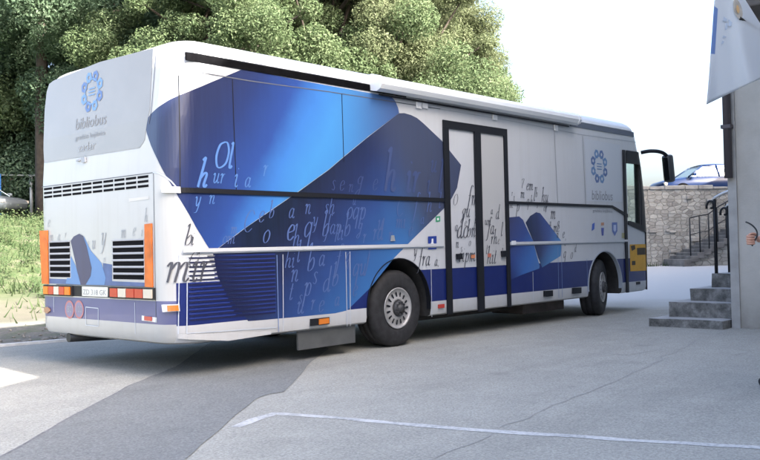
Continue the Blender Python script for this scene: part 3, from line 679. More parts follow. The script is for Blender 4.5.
for x in (ax0, ax0+.05, ax1-.05, ax1): st.append([bm.verts.new((x, y, z)) for y, z in prof])
for a, b in zip(st, st[1:]):
    for k in range(len(prof)): bm.faces.new((a[k], b[k], b[(k+1) % len(prof)], a[(k+1) % len(prof)]))
bm.faces.new(st[0]); bm.faces.new(st[-1][::-1]); bmesh.ops.recalc_face_normals(bm, faces=bm.faces)
aw = obj('awning', bm, mat('awning_white', (.72, .75, .77), .4, var=.05, vscale=2), BUS)
for pa, pb in ((0, 1), (2, 3)):
    bm = bmesh.new()
    xx = ax0 if pa == 0 else ax1
    S1 = [bm.verts.new((xx-.03, y*1.05-.002, (z-3.1)*1.06+3.1)) for y, z in prof]; S2 = [bm.verts.new((xx+.03, y*1.05-.002, (z-3.1)*1.06+3.1)) for y, z in prof]
    for k in range(len(prof)): bm.faces.new((S1[k], S2[k], S2[(k+1) % len(prof)], S1[(k+1) % len(prof)]))
    bm.faces.new(S1[::-1]); bm.faces.new(S2); bmesh.ops.recalc_face_normals(bm, faces=bm.faces)
    obj('end_cap', bm, M['white'], aw)
for x in (418, 424, 494, 555):
    s, z = sz(x, 104 if x < 450 else (116 if x < 520 else 127)); bm = bmesh.new(); box(bm, s-.05, s+.05, -.025, -.006, z-.06, z+.05); bevel(bm, .006); obj('bracket', bm, M['white'], aw)
bm = bmesh.new(); tube(bm, [(ax0+.1, -.03, 3.005), (ax1-.1, -.03, 3.005)], .012, 6); obj('fabric_edge', bm, M['trim_black'], aw)
# roof hatch boxes
for x in (2.3, 6.4):
    bm = bmesh.new(); box(bm, x-.4, x+.4, BW/2-.4, BW/2+.4, 3.315, 3.36); bevel(bm, .03); obj('roof_hatch', bm, M['white'], BUS)

# --- wheel arches' rubber lips
def arch(cx, r, name, m, w=.02, zlow=.36, xend=None):
    bm = bmesh.new(); P = []
    for k in range(41):
        a = math.radians(-12 + 204*k/40); P.append((cx+r*math.cos(a), r*math.sin(a)+.485))
    P = [p for p in P if p[1] > zlow]
    rows = []
    for x, z in P:
        t = Vector((x-cx, 0, z-.485)).normalized()
        rows.append([bm.verts.new((x, -.012, z)), bm.verts.new((x+t.x*w, -.012, z+t.z*w)), bm.verts.new((x+t.x*w, .05, z+t.z*w)), bm.verts.new((x, .05, z))])
    for a, b in zip(rows, rows[1:]):
        for k in range(4): bm.faces.new((a[k], b[k], b[(k+1) % 4], a[(k+1) % 4]))
    bm.faces.new(rows[0]); bm.faces.new(rows[-1][::-1]); bmesh.ops.recalc_face_normals(bm, faces=bm.faces)
    return obj(name, bm, m, BUS)
arch(WX[0]+AX, ARC[0]-.012, 'wheel_arch_lip', M['trim_black'], .008, .40)
arch(WX[1]+AX, ARC[1]-.006, 'wheel_arch_lip', mat('arch_grey', (.36, .39, .43), .4), .02, .40)
bm = bmesh.new()
for k in range(8):
    pass
bm.free()
# mud flaps
mf = mat('mud_flap', (.085, .09, .092), .7, var=.15)
bm = bmesh.new(); box(bm, 1.62, 2.50, .06, .085, .12, .36); obj('side_apron', bm, mf, BUS)
bm = bmesh.new(); box(bm, 2.46, 2.49, .08, .62, .14, .52); obj('mud_flap', bm, mf, BUS)
bm = bmesh.new(); box(bm, 6.25, 7.42, .22, .8, .16, .34); bevel(bm, .02); obj('battery_box', bm, mat('box_brown', (.06, .05, .045), .8, var=.3), BUS)

# --- wheels
rimm = mat('wheel_silver', (.42, .41, .40), .4, .25, var=.15, vscale=8)
hubm = mat('hub_dark', (.05, .05, .052), .5)
def wheel(loc, rz, far=False):
    t = bpy.data.objects.new('wheel', None); C.objects.link(t); t.parent = BUS; t.location = loc; t.rotation_euler = (0, 0, rz + (math.pi if far else 0))
    bm = bmesh.new(); R = WR; wd = .30
    lathe(bm, [(.240, .03), (.248, .0), (.29, -.012), (.38, -.014), (.425, .0), (.448, .02), (R, .05), (R, wd*.33), (R-.012, wd*.34), (R-.012, wd*.38), (R, wd*.39), (R, wd*.64), (R-.012, wd*.65), (R-.012, wd*.69), (R, wd*.70), (R, wd-.05), (.44, wd-.01), (.36, wd), (.25, wd), (.235, wd*.5), (.235, .05)], 56)
    obj('tyre', bm, M['tyre'], t)
    bm = bmesh.new()
    lathe(bm, [(.244, .002), (.250, -.012), (.238, -.016), (.228, -.004), (.214, .012), (.168, .008), (.126, -.012), (.105, -.018), (.099, .0), (.0005, .0)], 56)
    obj('rim', bm, rimm, t)
    bm = bmesh.new()
    for k in range(15):   # ventilation slots of the cover
        a = 2*math.pi*k/15
        q = []
        for r, da in ((.136, -.065), (.190, -.075), (.203, 0), (.190, .075), (.136, .065)):
            y = -.003 if r < .16 else .0035
            q.append(bm.verts.new((r*math.cos(a+da), y-.003, r*math.sin(a+da))))
        bm.faces.new(q)
    obj('slots', bm, M['trim_black'], t)
    bm = bmesh.new()
    lathe(bm, [(.092, .0), (.092, -.035), (.084, -.048), (.046, -.053), (.042, -.070), (.0005, -.073)], 28)
    for k in range(10):
        a = 2*math.pi*k/10; c = Vector((.073*math.cos(a), -.052, .073*math.sin(a)))
        box(bm, c.x-.011, c.x+.011, c.y-.012, c.y+.01, c.z-.011, c.z+.011)
    obj('hub', bm, hubm, t)
    return t
wheel((WX[0], .055, WR), 0); wheel((WX[1], .07, WR), math.radians(17))
wheel((WX[0], BW-.055, WR), 0, True); wheel((WX[1], BW-.07, WR), math.radians(17), True)
bm = bmesh.new(); tube(bm, [(WX[0], .3, WR), (WX[0], BW-.3, WR)], .09, 10); obj('axle', bm, M['under'], BUS); bm = bmesh.new(); tube(bm, [(WX[1], .35, WR), (WX[1], BW-.35, WR)], .07, 10); obj('axle', bm, M['under'], BUS)
bm = bmesh.new(); box(bm, WX[0]-.3, WX[0]+.3, .36, .7, .08, .95)
for v in bm.verts: pass
bm.free()

# --- mirror on its arm
Yd = -.22
mp_ = [on_y(x, y, yy) for x, y, yy in ((641, 152.6, .12), (647, 151.4, .02), (652, 151, -.06), (659, 151.6, -.16), (665, 154.2, Yd), (669, 160, Yd), (671, 168, Yd))]
bm = bmesh.new(); tube(bm, spline(mp_, 5), .034, 8); mi_ = obj('mirror_arm', bm, M['trim_black'], BUS)
c = on_y(668.5, 168.5, Yd); bm = bmesh.new()
box(bm, -.085, .085, -.085, .085, -.25, .25); bevel(bm, .05, 3)
mh = obj('mirror_housing', bm, mat('mirror_shell', (.05, .055, .06), .35), mi_, True); mh.location = c; mh.rotation_euler = (0, math.radians(-7), math.radians(-8))
bm = bmesh.new(); box(bm, -.092, -.0855, -.058, .058, -.20, .20); g = obj('mirror_glass', bm, mat('mirror_face', (.30, .32, .30), .05, 1.0), mi_); g.location = c; g.rotation_euler = mh.rotation_euler

# ================================================================== GROUND
def sstep(t): t = max(0, min(1, t)); return t*t*(3-2*t)
WN = Vector((.6, .8, 0)); W0 = at(690, 265, 30.0); W0.z = 0
def height(x, y):
    bank = (2.15*sstep((y-8.2+.25*min(0, x-2))/14.0) + .95*sstep((y-20)/15.0)) * (1-sstep((x-15)/8.0))
    ramp = .32*sstep((x-11.5)/12.0)
    h = max(bank, ramp) if y > -4 else ramp
    if y > 9: h += .10*noise.noise(Vector((x*.5, y*.5, 0)))*sstep((y-9)/2)*(1-sstep((x-15)/8.0))
    return h
def axis_pts(lo, hi, f0, f1, fine, far):
    P = []; x = f0
    while x < f1: P.append(x); x += fine
    P.append(f1); step = fine; x = f1
    while x < hi: step *= 1.35; x += step; P.append(min(x, hi))
    step = fine; x = f0; L = []
    while x > lo: step *= 1.35; x -= step; L.append(max(x, lo))
    return L[::-1]+P
xs = axis_pts(-700, 900, -14, 40, .6, 0); ys = axis_pts(-700, 900, -12, 34, .6, 0)
bm = bmesh.new(); G = [[bm.verts.new((x, y, height(x, y))) for y in ys] for x in xs]
for i in range(len(xs)-1):
    for j in range(len(ys)-1): bm.faces.new((G[i][j], G[i+1][j], G[i+1][j+1], G[i][j+1]))
def ground_mat(name, base, dark, light, speck=.35, warm=None):
    m = bpy.data.materials.new(name); m.use_nodes = True; N = Nodes(m); cc = N.coord()
    big = N.noise(cc, .35, 6, .6); mid = N.noise(cc, 2.4, 6, .65); fine = N.noise(cc, 60, 3, .6); grit = N.noise(cc, 190, 2, .5)
    c = N.mix(N.ramp(big, [(.35, (0, 0, 0)), (.68, (1, 1, 1))]), dark, base)
    c = N.mix(N.math('MULTIPLY', N.ramp(mid, [(.42, (0, 0, 0)), (.70, (1, 1, 1))]), .55), c, light)
    sp = N.ramp(N.math('ADD', N.math('MULTIPLY', fine, .6), N.math('MULTIPLY', grit, .4)), [(.36, (1-speck,)*3), (.5, (1, 1, 1)), (.64, (1+speck,)*3)])
    c = N.mix(1.0, c, sp, 'MULTIPLY')
    # streaky stains
    mp = N.n('ShaderNodeMapping'); mp.inputs['Scale'].default_value = (.5, 2.2, 1); mp.inputs['Rotation'].default_value = (0, 0, .7); N.l(cc, mp.inputs['Vector'])
    st = N.noise(mp.outputs[0], 1.1, 7, .7)
    c = N.mix(N.math('MULTIPLY', N.ramp(st, [(.55, (0, 0, 0)), (.72, (1, 1, 1))]), .30), c, tuple(v*.62 for v in dark[:3])+(1,))
    vo = N.n('ShaderNodeTexVoronoi'); vo.inputs['Scale'].default_value = .9; vo.inputs['Randomness'].default_value = 1.0; N.l(cc, vo.inputs['Vector'])
    blot = N.ramp(N.math('ADD', vo.outputs['Distance'], N.math('MULTIPLY', N.noise(cc, 7, 5, .7), .22)), [(.14, (1, 1, 1)), (.24, (0, 0, 0))])
    c = N.mix(N.math('MULTIPLY', blot, .28), c, tuple(v*.55 for v in dark[:3])+(1,))
    mp2 = N.n('ShaderNodeMapping'); mp2.inputs['Scale'].default_value = (.12, 1.5, 1); mp2.inputs['Rotation'].default_value = (0, 0, -.12); N.l(cc, mp2.inputs['Vector'])
    c = N.mix(N.math('MULTIPLY', N.ramp(N.noise(mp2.outputs[0], 1.0, 4, .5), [(.52, (0, 0, 0)), (.66, (1, 1, 1))]), .16), c, tuple(v*.6 for v in dark[:3])+(1,))
    peb = N.n('ShaderNodeTexVoronoi'); peb.inputs['Scale'].default_value = 70; N.l(cc, peb.inputs['Vector']); psep = N.n('ShaderNodeSeparateColor'); N.l(peb.outputs['Color'], psep.inputs[0])
    c = N.mix(1.0, c, N.ramp(psep.outputs[0], [(0, (.84, .84, .84)), (.5, (1, 1, 1)), (1, (1.12, 1.12, 1.10))]), 'MULTIPLY')
    N.l(c, N.b.inputs['Base Color']); N.b.inputs['Roughness'].default_value = .9; N.b.inputs['Specular IOR Level'].default_value = .25
    N.bump(N.math('ADD', fine, grit), .35, .006)
    return m, N, cc, c
gm, N, cc, c = ground_mat('asphalt', (.360, .354, .318, 1), (.316, .311, .280, 1), (.404, .397, .358, 1), .24)
# beyond the yard: pale concrete ramp to the right, soil and dry grass on the bank to the left
sp_ = N.n('ShaderNodeSeparateXYZ'); N.l(cc, sp_.inputs[0])
ramp_f = N.ramp(N.math('ADD', N.math('MULTIPLY', N.math('SUBTRACT', sp_.outputs[0], 9.0), .28), N.math('MULTIPLY', N.math('SUBTRACT', N.noise(cc, .8, 5), .5), 1.2)), [(0, (0, 0, 0)), (1, (1, 1, 1))])
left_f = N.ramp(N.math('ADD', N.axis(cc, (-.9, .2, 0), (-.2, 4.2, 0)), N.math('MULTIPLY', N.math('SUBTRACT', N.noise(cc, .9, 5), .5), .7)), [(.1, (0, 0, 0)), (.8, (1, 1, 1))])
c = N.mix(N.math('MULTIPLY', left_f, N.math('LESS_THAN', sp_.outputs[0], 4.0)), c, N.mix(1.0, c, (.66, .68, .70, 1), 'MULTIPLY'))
c = N.mix(ramp_f, c, (.46, .46, .455, 1))
soil_f = N.ramp(N.math('ADD', N.math('MULTIPLY', N.math('SUBTRACT', sp_.outputs[1], 7.6), .9), N.math('SUBTRACT', N.noise(cc, 1.3, 6), .5)), [(0, (0, 0, 0)), (1, (1, 1, 1))])
soil_f = N.math('MULTIPLY', soil_f, N.math('LESS_THAN', sp_.outputs[0], 16.5))
soil = N.ramp(N.noise(cc, 1.6, 7, .7), [(.35, (.038, .064, .022)), (.52, (.065, .085, .038)), (.68, (.12, .11, .08))])
dry = N.math('SUBTRACT', 1.0, N.math('ADD', N.math('MULTIPLY', N.math('SUBTRACT', sp_.outputs[1], 10.2), .5), N.math('SUBTRACT', N.noise(cc, 1.1, 5), .5)), True)
soil = N.mix(N.math('MULTIPLY', dry, .85), soil, (.11, .10, .08, 1))
c = N.mix(soil_f, c, soil)
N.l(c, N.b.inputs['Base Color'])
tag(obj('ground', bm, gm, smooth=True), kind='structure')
def sheet(name, pts, m, z=.004, kind='structure', sub=0):
    bm = bmesh.new(); bm.faces.new([bm.verts.new((p[0], p[1], z)) for p in pts])
    bmesh.ops.recalc_face_normals(bm, faces=bm.faces)
    if list(bm.faces)[0].normal.z < 0: bmesh.ops.reverse_faces(bm, faces=bm.faces)
    bmesh.ops.triangulate(bm, faces=bm.faces)
    o = obj(name, bm, m)
    return tag(o, kind=kind)
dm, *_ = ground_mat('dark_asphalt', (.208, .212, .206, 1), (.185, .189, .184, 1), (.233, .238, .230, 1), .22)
pl = [on_z(x, y) for x, y in ((-60, 492), (0, 458), (65, 420.5), (130, 386), (177, 367))]
pr = [on_z(x, y) for x, y in ((311, 362), (300, 376), (284, 392.4), (269, 394.5), (256, 399), (230, 421), (207, 441), (186, 460), (150, 496))]
def rough_edge(P, amp=.006, step=.12):
    out = []
    for a, b in zip(P, P[1:]):
        n = max(1, int((b-a).length/step))
        for k in range(n):
            p = a.lerp(b, k/n); t = (b-a).normalized(); w_ = noise.noise(p*3.1)*amp*2
            out.append(p + Vector((-t.y, t.x, 0))*w_)
    return out+[P[-1]]
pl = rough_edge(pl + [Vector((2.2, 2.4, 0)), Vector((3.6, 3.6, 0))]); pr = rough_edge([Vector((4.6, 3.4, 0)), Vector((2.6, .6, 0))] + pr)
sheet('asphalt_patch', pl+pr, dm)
# tar line along the patch's left joint
def ribbon(name, pts, w, m, z, kind='structure', amp=.0):
    P = rough_edge([Vector(p) for p in pts], amp, .06) if amp else [Vector(p) for p in pts]
    bm = bmesh.new(); rows = []
    for i, p in enumerate(P):
        t = (P[min(i+1, len(P)-1)]-P[max(i-1, 0)]).normalized(); n = Vector((-t.y, t.x, 0))
        ww = w*(1+.35*noise.noise(p*5)) if amp else w
        rows.append((bm.verts.new((p+n*ww/2).to_tuple()[:2]+(z,)), bm.verts.new((p-n*ww/2).to_tuple()[:2]+(z,))))
    for a, b in zip(rows, rows[1:]): bm.faces.new((a[0], a[1], b[1], b[0]))
    bmesh.ops.recalc_face_normals(bm, faces=bm.faces)
    if list(bm.faces)[0].normal.z < 0: bmesh.ops.reverse_faces(bm, faces=bm.faces)
    return tag(obj(name, bm, m), kind=kind)
tar = mat('joint_dirt', (.16, .16, .165), .9, var=.3, vscale=20)
ribbon('asphalt_joint', pl[:-12], .016, tar, .0055, amp=.004)
crack = mat('crack', (.30, .298, .28), .95, var=.15, vscale=15)
ribbon('ground_crack', [on_z(x, y) for x, y in ((700, 338), (672, 353), (640, 370), (600, 388), (560, 404), (515, 423), (470, 442), (430, 460), (390, 476))], .011, crack, .002, amp=.03)
ribbon('ground_crack', [on_z(x, y) for x, y in ((655, 351), (625, 355), (610, 354))], .012, crack, .002, amp=.03)
# painted white line with wear
pm = bpy.data.materials.new('road_paint'); pm.use_nodes = True; N = Nodes(pm); cc = N.coord()
wear = N.ramp(N.math('ADD', N.math('MULTIPLY', N.noise(cc, 26, 5, .7), .6), N.math('MULTIPLY', N.noise(cc, 3, 3), .4)), [(.40, (.34, .345, .34)), (.50, (.50, .50, .485)), (.6, (.60, .60, .58))])
N.l(wear, N.b.inputs['Base Color']); N.b.inputs['Roughness'].default_value = .8
ribbon('line_marking', [on_z(x, y) for x, y in ((236, 427.5), (256, 419.5), (275, 413.6), (340, 418.4), (410, 424.6), (480, 430.6), (560, 435.8), (640, 441), (700, 444.6), (762, 448), (830, 452))], .085, pm, .0022, amp=.008)
# gravel verge, kerb
def grav():
    m = bpy.data.materials.new('gravel'); m.use_nodes = True; N = Nodes(m); cc = N.coord()
    v = N.n('ShaderNodeTexVoronoi'); v.inputs['Scale'].default_value = 22; N.l(cc, v.inputs['Vector'])
    c = N.mix(v.outputs['Color'], (.06, .058, .052, 1), (.13, .12, .105, 1))
    c = N.mix(N.ramp(N.noise(cc, 2, 6), [(.45, (0, 0, 0)), (.65, (1, 1, 1))]), c, (.06, .07, .04, 1))
    N.l(c, N.b.inputs['Base Color']); N.b.inputs['Roughness'].default_value = .95; N.bump(v.outputs['Distance'], .6, .02); return m
k0 = on_z(0, 347); k1 = on_z(110, 338); kd = (k1-k0).normalized(); kn = Vector((-kd.y, kd.x, 0))
if kn.y < 0: kn = -kn
KA = k0 - kd*9; KB = k0 + kd*7
sheet('gravel', [KA+kn*.05, KB+kn*.05, (10, 7.7, 0), (6, 7.9, 0), (2.5, 7.6, 0), (-2, 8.0, 0), (-9, 8.0, 0)], grav())
bm = bmesh.new()
for s_ in (0,):
    A, B = KA, KB; q = [A, B, B+kn*.07, A+kn*.07]
    lo = [bm.verts.new((p.x, p.y, 0)) for p in q]; hi = [bm.verts.new((p.x, p.y, .035)) for p in q]
    bm.faces.new(hi)
    for i in range(4): bm.faces.new((lo[i], lo[(i+1) % 4], hi[(i+1) % 4], hi[i]))
bmesh.ops.recalc_face_normals(bm, faces=bm.faces)
tag(obj('kerb', bm, mat('kerb_concrete', (.52, .51, .49), .85, var=.2, vscale=8)), kind='structure')
# loose stones on the verge
bm = bmesh.new(); rs = random.Random(3)
for i in range(900):
    t = rs.uniform(0, 16); d = abs(rs.gauss(0, 1.3))+.1; p = KA + kd*t + kn*d
    if p.y > 7.6: continue
    r = rs.uniform(.012, .035)*(1.8 if rs.random() < .06 else 1)
    mtx = Matrix.Translation((p.x, p.y, r*.4+.004)) @ Matrix.Rotation(rs.uniform(0, 6), 4, 'Z') @ Matrix.Diagonal((r*rs.uniform(.8, 1.5), r, r*.7, 1))
    bmesh.ops.create_icosphere(bm, subdivisions=1, radius=1, matrix=mtx)
tag(obj('loose_stones', bm, mat('stone_grey', (.16, .15, .13), .9, var=.4, vscale=5)), 'loose stones scattered on the gravel verge', 'stones', kind='stuff')

# ================================================================== GRASS AND WEEDS ON THE BANK
def rnd_mat(name, stops, rough=.7, transl=.35, spec=.25):
    m = bpy.data.materials.new(name); m.use_nodes = True; N = Nodes(m)
    g = N.n('ShaderNodeNewGeometry'); cc = N.coord()
    f = N.math('ADD', N.math('MULTIPLY', g.outputs['Random Per Island'], .42), N.math('MULTIPLY', N.noise(cc, .55, 4), .72))
    c = N.ramp(f, stops); N.l(c, N.b.inputs['Base Color']); N.b.inputs['Roughness'].default_value = rough; N.b.inputs['Specular IOR Level'].default_value = spec
    out = [n for n in N.t.nodes if n.type == 'OUTPUT_MATERIAL'][0]
    tr = N.n('ShaderNodeBsdfTranslucent'); N.l(c, tr.inputs['Color']); mx = N.n('ShaderNodeMixShader'); mx.inputs[0].default_value = transl
    N.l(N.b.outputs[0], mx.inputs[1]); N.l(tr.outputs[0], mx.inputs[2]); N.l(mx.outputs[0], out.inputs[0])
    return m
rs = random.Random(11); bm = bmesh.new()
for i in range(15000):
    y = 7.8 + 21*rs.random()**1.3; x = rs.uniform(-1, 15) if y > 12 else rs.uniform(-1, 12)
    if noise.noise(Vector((x*.7, y*.7, 3))) < -.08 and rs.random() < .8: continue
    if y < 11.5 and rs.random() > (y-8)/6: continue
    z = height(x, y); hh = rs.uniform(.10, .30)*(1+.8*max(0, noise.noise(Vector((x*.4, y*.4, 9)))))
    a = rs.uniform(0, 6.28); wv = Vector((math.cos(a), math.sin(a), 0))*rs.uniform(.012, .03); ln = Vector((rs.gauss(0, .10), rs.gauss(0, .10), hh))
    p = Vector((x, y, z-.02)); bm.faces.new([bm.verts.new(v) for v in (p-wv, p+wv, p+wv*.5+ln*.6, p+ln)])
cl = []
for i in range(420):
    y = rs.uniform(11, 27); x = rs.uniform(0, 13)
    if noise.noise(Vector((x*.45, y*.45, 5))) < -.12: continue
    r = rs.uniform(.12, .42); cl.append((Vector((x, y, height(x, y)+r*.6)), r))
def weed_leaves():
    for c_, r in cl:
        for k in range(int(60+520*r*r)):
            d = Vector((rs.gauss(0, .5), rs.gauss(0, .5), rs.gauss(0, .45)))*r; p = c_+d; u = Vector((rs.gauss(0, 1), rs.gauss(0, 1), rs.gauss(.2, .6))).normalized(); v = u.orthogonal().normalized(); q = rs.uniform(.025, .05)
            bm.faces.new([bm.verts.new(w_) for w_ in (p-u*q, p-v*q*.5, p+u*q, p+v*q*.5)])
weed_leaves()
gr_m = rnd_mat('grass_blades', [(.2, (.032, .066, .022)), (.5, (.055, .090, .036)), (.8, (.085, .105, .050))])
tag(obj('grass', bm, gr_m), 'tall sunlit grass on the bank behind the bus', 'grass', kind='stuff')

# ================================================================== TREES
def leaf_cloud(bm, rs, clumps, per, size, squash=.8):
    for (c, r) in clumps:
        n = int(per*r*r)
        for i in range(n):
            d = Vector((rs.gauss(0, 1), rs.gauss(0, 1), rs.gauss(0, 1)))
            if d.length < 1e-4: continue
            d.normalize(); rr = r*(rs.random()**.42); p = c + Vector((d.x*rr, d.y*rr, d.z*rr*squash))
            nrm = (d*.7 + Vector((rs.gauss(0, .6), rs.gauss(0, .6), rs.gauss(.5, .6)))).normalized()
            u = nrm.orthogonal().normalized(); v = nrm.cross(u); a = rs.uniform(0, 6.28); u, v = u*math.cos(a)+v*math.sin(a), v*math.cos(a)-u*math.sin(a)
            s = size*rs.uniform(.6, 1.35)
            fold = nrm*s*.25
            bm.faces.new([bm.verts.new(q) for q in (p-u*s, p-v*s*.5+fold, p+u*s, p+v*s*.5+fold)])
def make_tree(seed, H, R, trunk_h, leafm, barkm, nclump, per, size, lean=0.0):
    rs = random.Random(seed); bt = bmesh.new(); bc = bmesh.new()
    tr = .016*H+.05
    top = Vector((lean*H, 0, H*.72)); pts = [Vector((0, 0, -.4)), Vector((lean*H*.2, .05, trunk_h*.5)), Vector((lean*H*.5, -.05, trunk_h)), top]
    tube(bt, spline(pts, 4), [tr*1.25-(tr*1.05)*i/12 for i in range(13)], 8)
    clumps = []
    for k in range(nclump):
        zf_ = rs.random(); a = rs.uniform(0, 6.28)
        rad = R*(math.sin(math.pi*(.12+.80*zf_))**.7)*math.sqrt(rs.random())
        c = Vector((lean*H*.6 + rad*math.cos(a), rad*math.sin(a), trunk_h*.75 + (H-trunk_h*.75)*zf_))
        r = rs.uniform(.5, 1.1)*R*.25
        clumps.append((c, r))
        if k % 3 == 0:
            s = pts[2].lerp(top, rs.uniform(0, .8)); mid = s.lerp(c, .5) + Vector((0, 0, .25))
            tube(bt, [s, mid, c], [tr*.42, tr*.25, tr*.09], 6)
    leaf_cloud(bc, rs, clumps, per, size)
    return bt, bc
bark = mat('bark', (.045, .035, .028), .95, var=.4, vscale=6)
lfA = rnd_mat('leaves_deep', [(.15, (.042, .080, .046)), (.45, (.078, .130, .074)), (.7, (.112, .172, .104)), (.95, (.165, .215, .145))], .6, .42, .4)
lfB = rnd_mat('leaves_mid', [(.15, (.066, .100, .048)), (.45, (.100, .148, .070)), (.7, (.135, .180, .092)), (.95, (.175, .212, .125))], .6, .45)
lfC = rnd_mat('leaves_olive', [(.15, (.090, .116, .060)), (.45, (.130, .162, .084)), (.7, (.168, .196, .110)), (.95, (.205, .222, .140))], .65, .45)  # olive leaves, with the glare's washed-out paleness put into their colour
def tree_proto(name, label, seed, H, R, th, lm, n, per, size, lean=0.0):
    t = thing(name, label, 'tree', group='trees on the slope behind the bus'); bt, bc = make_tree(seed, H, R, th, lm, bark, n, per, size, lean)
    obj('trunk', bt, bark, t); obj('crown', bc, lm, t); return t
def tz(x, y): return 2.85 if x > 14 else height(x, y)
LB = []
pA = tree_proto('broadleaf_tree', '', 21, 12.5, 4.3, 3.6, lfA, 80, 2300, .064)
pB = tree_proto('broadleaf_tree', '', 34, 11.0, 4.0, 2.6, lfB, 80, 2500, .060)
pC = tree_proto('broadleaf_tree', '', 55, 10.0, 3.8, 2.2, lfC, 80, 2700, .056)
pD = tree_proto('broadleaf_tree', '', 77, 16.0, 4.2, 9.6, lfA, 60, 2300, .062)
spots = [  # photo x of the trunk, depth, prototype, scale, turn, label
 (45, 37, pD, 1.0, .3, 'dark tall tree with a bare trunk left of the bus tail'),
 (-15, 44, pA, 1.5, 2.0, 'deep green tree at the far left edge of the photo'),
 (140, 39, pA, 1.35, 4.1, 'deep green tree just right of the bare trunk, above the bus tail'),
 (196, 34, pB, 1.05, 1.0, 'mid green tree above the rear end of the bus roof'),
 (262, 33, pB, .98, 2.7, 'mid green tree above the book cover on the bus side'),
 (330, 36, pB, 1.14, 5.0, 'bright green tree above the start of the white awning'),
 (396, 37, pC, 1.10, .4, 'olive tree above the middle of the white awning'),
 (436, 40, pC, 1.00, 3.2, 'pale olive tree second from the right end of the tree line'),
 (466, 41, pC, .76, 1.2, 'lowest pale olive tree at the right end of the tree line'),
 (392, 47, pC, 1.40, 5.2, 'tallest olive tree with a thin top against the white sky'),
 (365, 48, pB, 1.5, 2.2, 'tall back row tree showing over the bright green one'),
 (285, 47, pB, 1.5, 3.9, 'tall back row tree above the rear half of the bus roof'),
 (205, 46, pA, 1.5, .9, 'tall dark back row tree above the bus roof corner'),
 (110, 46, pA, 1.5, 5.6, 'tall dark back row tree behind the bare trunk'),
 (10, 47, pA, 1.5, 1.7, 'tall dark back row tree at the left edge above the fence'),
]
used = set()
for x, D, pr_, sc, rz, lb in spots:
    p = at(x, 240, D); z = tz(p.x, p.y)
    if pr_ not in used: o = pr_; used.add(pr_); o.location = (p.x, p.y, z); o.rotation_euler = (0, 0, rz); o.scale = (sc,)*3; o['label'] = lb
    else: o = dup(pr_, (p.x, p.y, z), rz, (sc,)*3, lb)
# bushes under the trees
def bush_proto(label, seed, R, H, lm, per, size):
    t = thing('bush', label, 'bush', group='bushes along the slope'); rs = random.Random(seed); b1 = bmesh.new(); b2 = bmesh.new()
    cl = []
    for k in range(16):
        a = rs.uniform(0, 6.28); d = R*math.sqrt(rs.random()); c_ = Vector((d*math.cos(a), d*math.sin(a), H*rs.uniform(.12, .85)*(1-.4*d/R))); cl.append((c_, R*rs.uniform(.28, .45)))
        tube(b1, [(0, 0, -.2), c_*.5, c_], [.04, .025, .01], 5)
    leaf_cloud(b2, rs, cl, per, size); obj('stem', b1, bark, t); obj('foliage', b2, lm, t); return t
b1 = bush_proto('', 5, 2.3, 3.4, lfA, 2200, .058); b2 = bush_proto('', 8, 1.9, 2.6, lfB, 3600, .042)
ub = set()
for x, D, pr_, sc, lb in ((-6, 42, b1, 1.5, 'dark bush behind the board fence at the left edge'), (30, 42.5, b1, 1.6, 'dark bush behind the fence post left of the bus tail'), (72, 43, b1, 1.5, 'dark bush hidden partly by the bus tail'),
                          (22, 42, b2, 2.1, 'sunlit bush high beside the bare tree trunk'), (-22, 42, b2, 1.9, 'sunlit bush cut by the left edge of the photo'),
                          (240, 31, b2, 1.7, 'rounded bush above the bus roof over the blue cover'), (310, 32, b2, 1.6, 'rounded bush above the bus roof near the awning end'), (420, 35, b2, 1.7, 'pale bush above the middle of the awning'), (455, 37, b2, 1.4, 'pale bush above the awning under the last trees')):
    p = at(x, 240, D); z = tz(p.x, p.y)
    if x in (22, -22): z += 3.2
    if x > 200: z += 2.6
    if pr_ not in ub: ub.add(pr_); o = pr_; o.location = (p.x, p.y, z); o.scale = (sc,)*3; o['label'] = lb
    else: dup(pr_, (p.x, p.y, z), x*.1, (sc,)*3, lb)
# hills behind
bm = bmesh.new(); n = 60; rows = []
for j in range(14):
    row = []
    for i in range(n+1):
        a = math.radians(5 + 60*i/n); D = 62 + 9*j
        x = CAM.x + D*math.sin(a); y = CAM.y + D*math.cos(a)
        f = 1-sstep((i/n-.35)/.38)
        row.append(bm.verts.new((x, y, 2.5 + (13*sstep(j/13.0))*f + .8*noise.noise(Vector((x*.05, y*.05, 0))))))
    rows.append(row)
for a, b in zip(rows, rows[1:]):
    for i in range(n): bm.faces.new((a[i], b[i], b[i+1], a[i+1]))
tag(obj('hill', bm, mat('hill_green', (.085, .11, .055), .95, var=.5, vscale=.4), smooth=True), kind='structure')

# ================================================================== STONE WALL, TERRACE, FAR STAIR
stone = bpy.data.materials.new('rubble_stone'); stone.use_nodes = True; N = Nodes(stone)
mp = N.n('ShaderNodeMapping'); N.l(N.coord(), mp.inputs['Vector']); mp.inputs['Scale'].default_value = (1, 1, 1)
vr = N.noise(mp.outputs[0], 1.2, 3)
nn = N.n('ShaderNodeTexNoise'); nn.inputs['Scale'].default_value = 2.2; nn.inputs['Detail'].default_value = 3; N.l(mp.outputs[0], nn.inputs['Vector'])
sc_ = N.n('ShaderNodeVectorMath', operation='SCALE'); sc_.inputs['Scale'].default_value = .14; N.l(nn.outputs['Color'], sc_.inputs[0])
cx = N.n('ShaderNodeSeparateXYZ'); N.l(mp.outputs[0], cx.inputs[0]); cb = N.n('ShaderNodeCombineXYZ'); N.l(N.math('MULTIPLY', cx.outputs[0], 4.2), cb.inputs[0]); N.l(N.math('MULTIPLY', cx.outputs[2], 8.0), cb.inputs[1])
